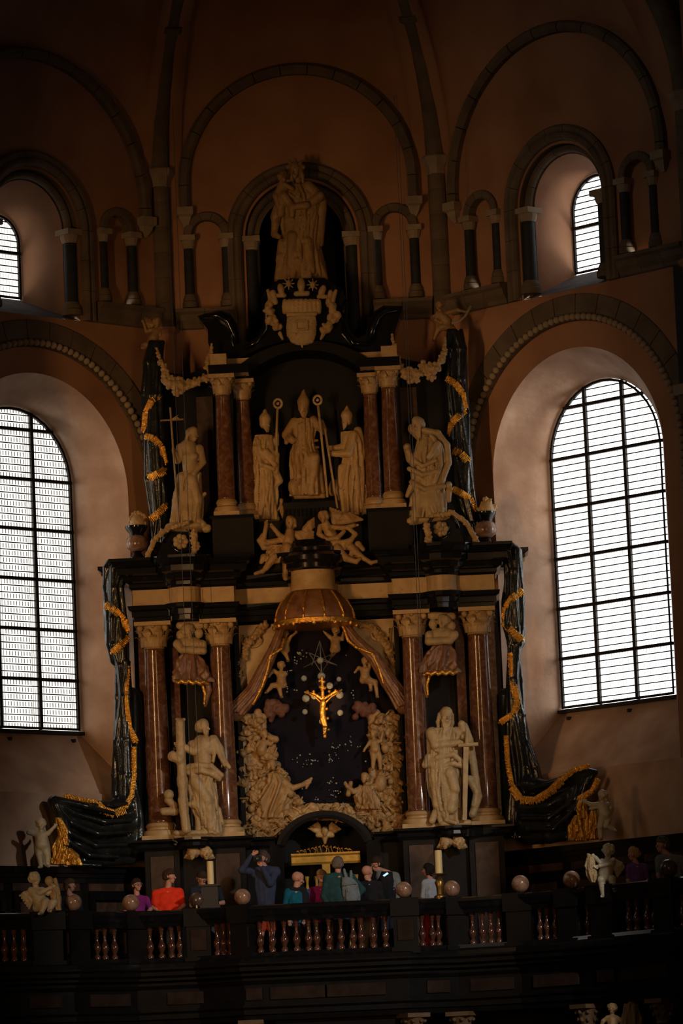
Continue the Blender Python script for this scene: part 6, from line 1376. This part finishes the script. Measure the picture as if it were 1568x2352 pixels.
V, F = lathe([(.04, 0), (.042, .08), (.036, .1), (.034, .09)], (0, 0, 0), 20); obj('lens_barrel', [(cb.x+v[0], cb.y-v[2], cb.z+v[1]) for v in V], F, M['iron'], o, 40)
V, F = ico((cb.x, cb.y-.085, cb.z), (.031, .014, .031), 3); obj('lens_glass', V, F, M['lensglass'], o, True)
rb, _ = person('bald man in blue and black jacket with his back half turned', (683, 2018, 115, 8, 10, 15.5), None, None, [(662, 2050), (700, 2050)], [(654, 2088), (704, 2088)], [(662, 2112, 14), (700, 2108, 18)], (680, 2112), [(672, 0), (692, 0)], [(672, 0), (692, 0)], cloth('blue_jacket', (.006, .085, .15)), Kd, -3.35, 'long', wid=1.1, belly=1.05)
carve('black_sleeve', [C(698, 2050, 9.5, 705, 2088, 8.5, 1, 3), C(700, 2056, 9, 696, 2100, 8, 3, 6), C(670, 2043, 6, 696, 2044, 7, 2), C(705, 2088, 8.5, 701, 2106, 6, 3, 18)], -3.36, Kb, rb, vox=1.2, k=3)
person('woman with fair tied hair in magenta top', (738, 2014, -18, -6, 8, 13.5), 'short', (.16, .10, .06), [(716, 2046), (756, 2044)], [(708, 2082), (764, 2078)], [(724, 2102, 14), (742, 2090, 18)], (734, 2112), [(728, 0), (744, 0)], [(728, 0), (744, 0)], cloth('magenta_top', (.30, .02, .19)), Kd, -3.1, 'long')
person('grey-haired person in dark green jacket seen from behind', (776, 1986, 172, -3, 0, 15), 'short', (.09, .07, .06), [(752, 2016), (806, 2014)], [(744, 2058), (832, 2044, 8)], [(756, 2088, 8), (818, 2064, 14)], (782, 2092), [(774, 0), (794, 0)], [(774, 0), (796, 0)], cloth('green_jacket', (.016, .05, .055)), Kd, -3.55, 'long', wid=1.15, belly=1.1, hem=2112)
bk = carve('backpack', [Lf([(797, 2016, 12, 8, 16), (803, 2030, 19, 11, 17), (808, 2060, 20, 12, 16), (810, 2080, 20, 11, 16)], 4, .04, 3), C(790, 1998, 3, 796, 2020, 4, 12), C(806, 2002, 3, 806, 2020, 4, 10), E_(808, 2062, 15, 15, 7, 26), C(790, 2034, 2, 820, 2030, 2, 29), C(796, 2044, 1.5, 798, 2070, 1.5, 29)], -3.57, cloth('grey_nylon', (.13, .155, .18)), vox=1.2, k=2)
setp(bk, 'grey backpack worn on the back of the green jacket', 'backpack')
person('bald man in black jacket and khaki trousers seen from behind', (843, 2003, 140, -6, 6, 14.5), None, None, [(828, 2034), (870, 2032)], [(824, 2072), (878, 2070)], [(836, 2096, 12), (872, 2096, 12)], (850, 2098), [(840, 0), (858, 0)], [(838, 0), (858, 0)], Kb, cloth('khaki_trousers', (.15, .12, .09)), -3.3, 'long', wid=1.05)
r_, F_ = person('tall dark-haired man in grey shirt and black waistcoat bending forward', (866, 1985, -62, 0, 16, 15), 'short', (.02, .013, .010), [(872, 2008), (908, 2012)], [(874, 2046, 10), (918, 2042, 6)], [(880, 2074, 16), (912, 2070, 18)], (892, 2094), [(882, 0), (902, 0)], [(882, 0), (904, 0)], cloth('grey_shirt', (.13, .145, .16)), Kn, -2.9, 'long', glasses='dark')
carve('waistcoat', [Lf([(888, 2002, 13, 14), (884, 2030, 23, 17), (888, 2070, 24, 17), (890, 2090, 22, 16)], 4, .05, 3)], -2.93, Kb, r_, vox=1.3, k=2)
person('dark-haired child in pale shirt and red skirt beside the brass candlestick', (983, 1999, -115, 0, 0, 13), 'bob', (.012, .009, .008), [(976, 2028), (1002, 2028)], [(972, 2058), (1004, 2058)], [(978, 2082, 8), (1000, 2082, 8)], (988, 2084), [(982, 0), (996, 0)], [(982, 0), (996, 0)], cloth('pale_blue_shirt', (.25, .28, .33)), cloth('red_skirt', (.22, .012, .012)), -3.0, 'long', 'skirt')
person('woman with fair hair in a bun and purple tee shirt', (1454, 1962, -55, 0, 4, 13.5), 'bun', (.30, .18, .08), [(1446, 1992), (1480, 1992)], [(1442, 2022), (1486, 2022)], [(1452, 2044, 8), (1482, 2044, 8)], (1464, 2050), [(1458, 0), (1472, 0)], [(1458, 0), (1472, 0)], cloth('purple_tee_shirt', (.11, .05, .17)), Kd, -5.1, 'short')
r_, F_ = person('short-haired man in grey tee shirt with sunglasses on his head', (1521, 1941, -60, 4, 6, 16), 'short', (.07, .055, .045), [(1514, 1974), (1562, 1974)], [(1512, 2010, 6), (1574, 2010)], [(1518, 2040, 12), (1572, 2044, 8)], (1546, 2050), [(1538, 0), (1558, 0)], [(1538, 0), (1558, 0)], cloth('grey_tee_shirt', (.15, .15, .145)), Kd, -5.6, 'short', wid=1.1)
q = [ico((lambda c: at(c[0], c[1], -5.6-c[2]*.0077))(F_(a, .95, .45)), (.028, .012, .02), 2) for a in (-.3, .3)]
setp(obj('sunglasses', *join(*q), M['iron'], origin=at(1518, 1927, -5.7)), 'dark sunglasses pushed up on the head of the man in grey tee shirt', 'sunglasses')

M['screen'] = mat('lit_phone_screen', (.1, .2, .5), .3, emit=((.35, .6, 1.0), 1.6))
a_, b_ = at(879, 2012, -3.3), at(891, 2004, -3.3); ph = root('phone', (a_.x+b_.x)/2*Vector((1, 0, 0))+Vector((0, -3.3, a_.z)), 'phone with lit bluish screen held against the black waistcoat', 'phone')
P = wpts([(877, 2010), (890, 2001), (894, 2007), (881, 2016)], -3.32); obj('phone_body', *prism([(p.x, p.z) for p in P], -3.32, -3.30), M['iron'], ph)
P = wpts([(879, 2010.5), (889, 2003.5), (892, 2007), (882, 2013.5)], -3.325); obj('screen', *prism([(p.x, p.z) for p in P], -3.324, -3.321), M['screen'], ph)
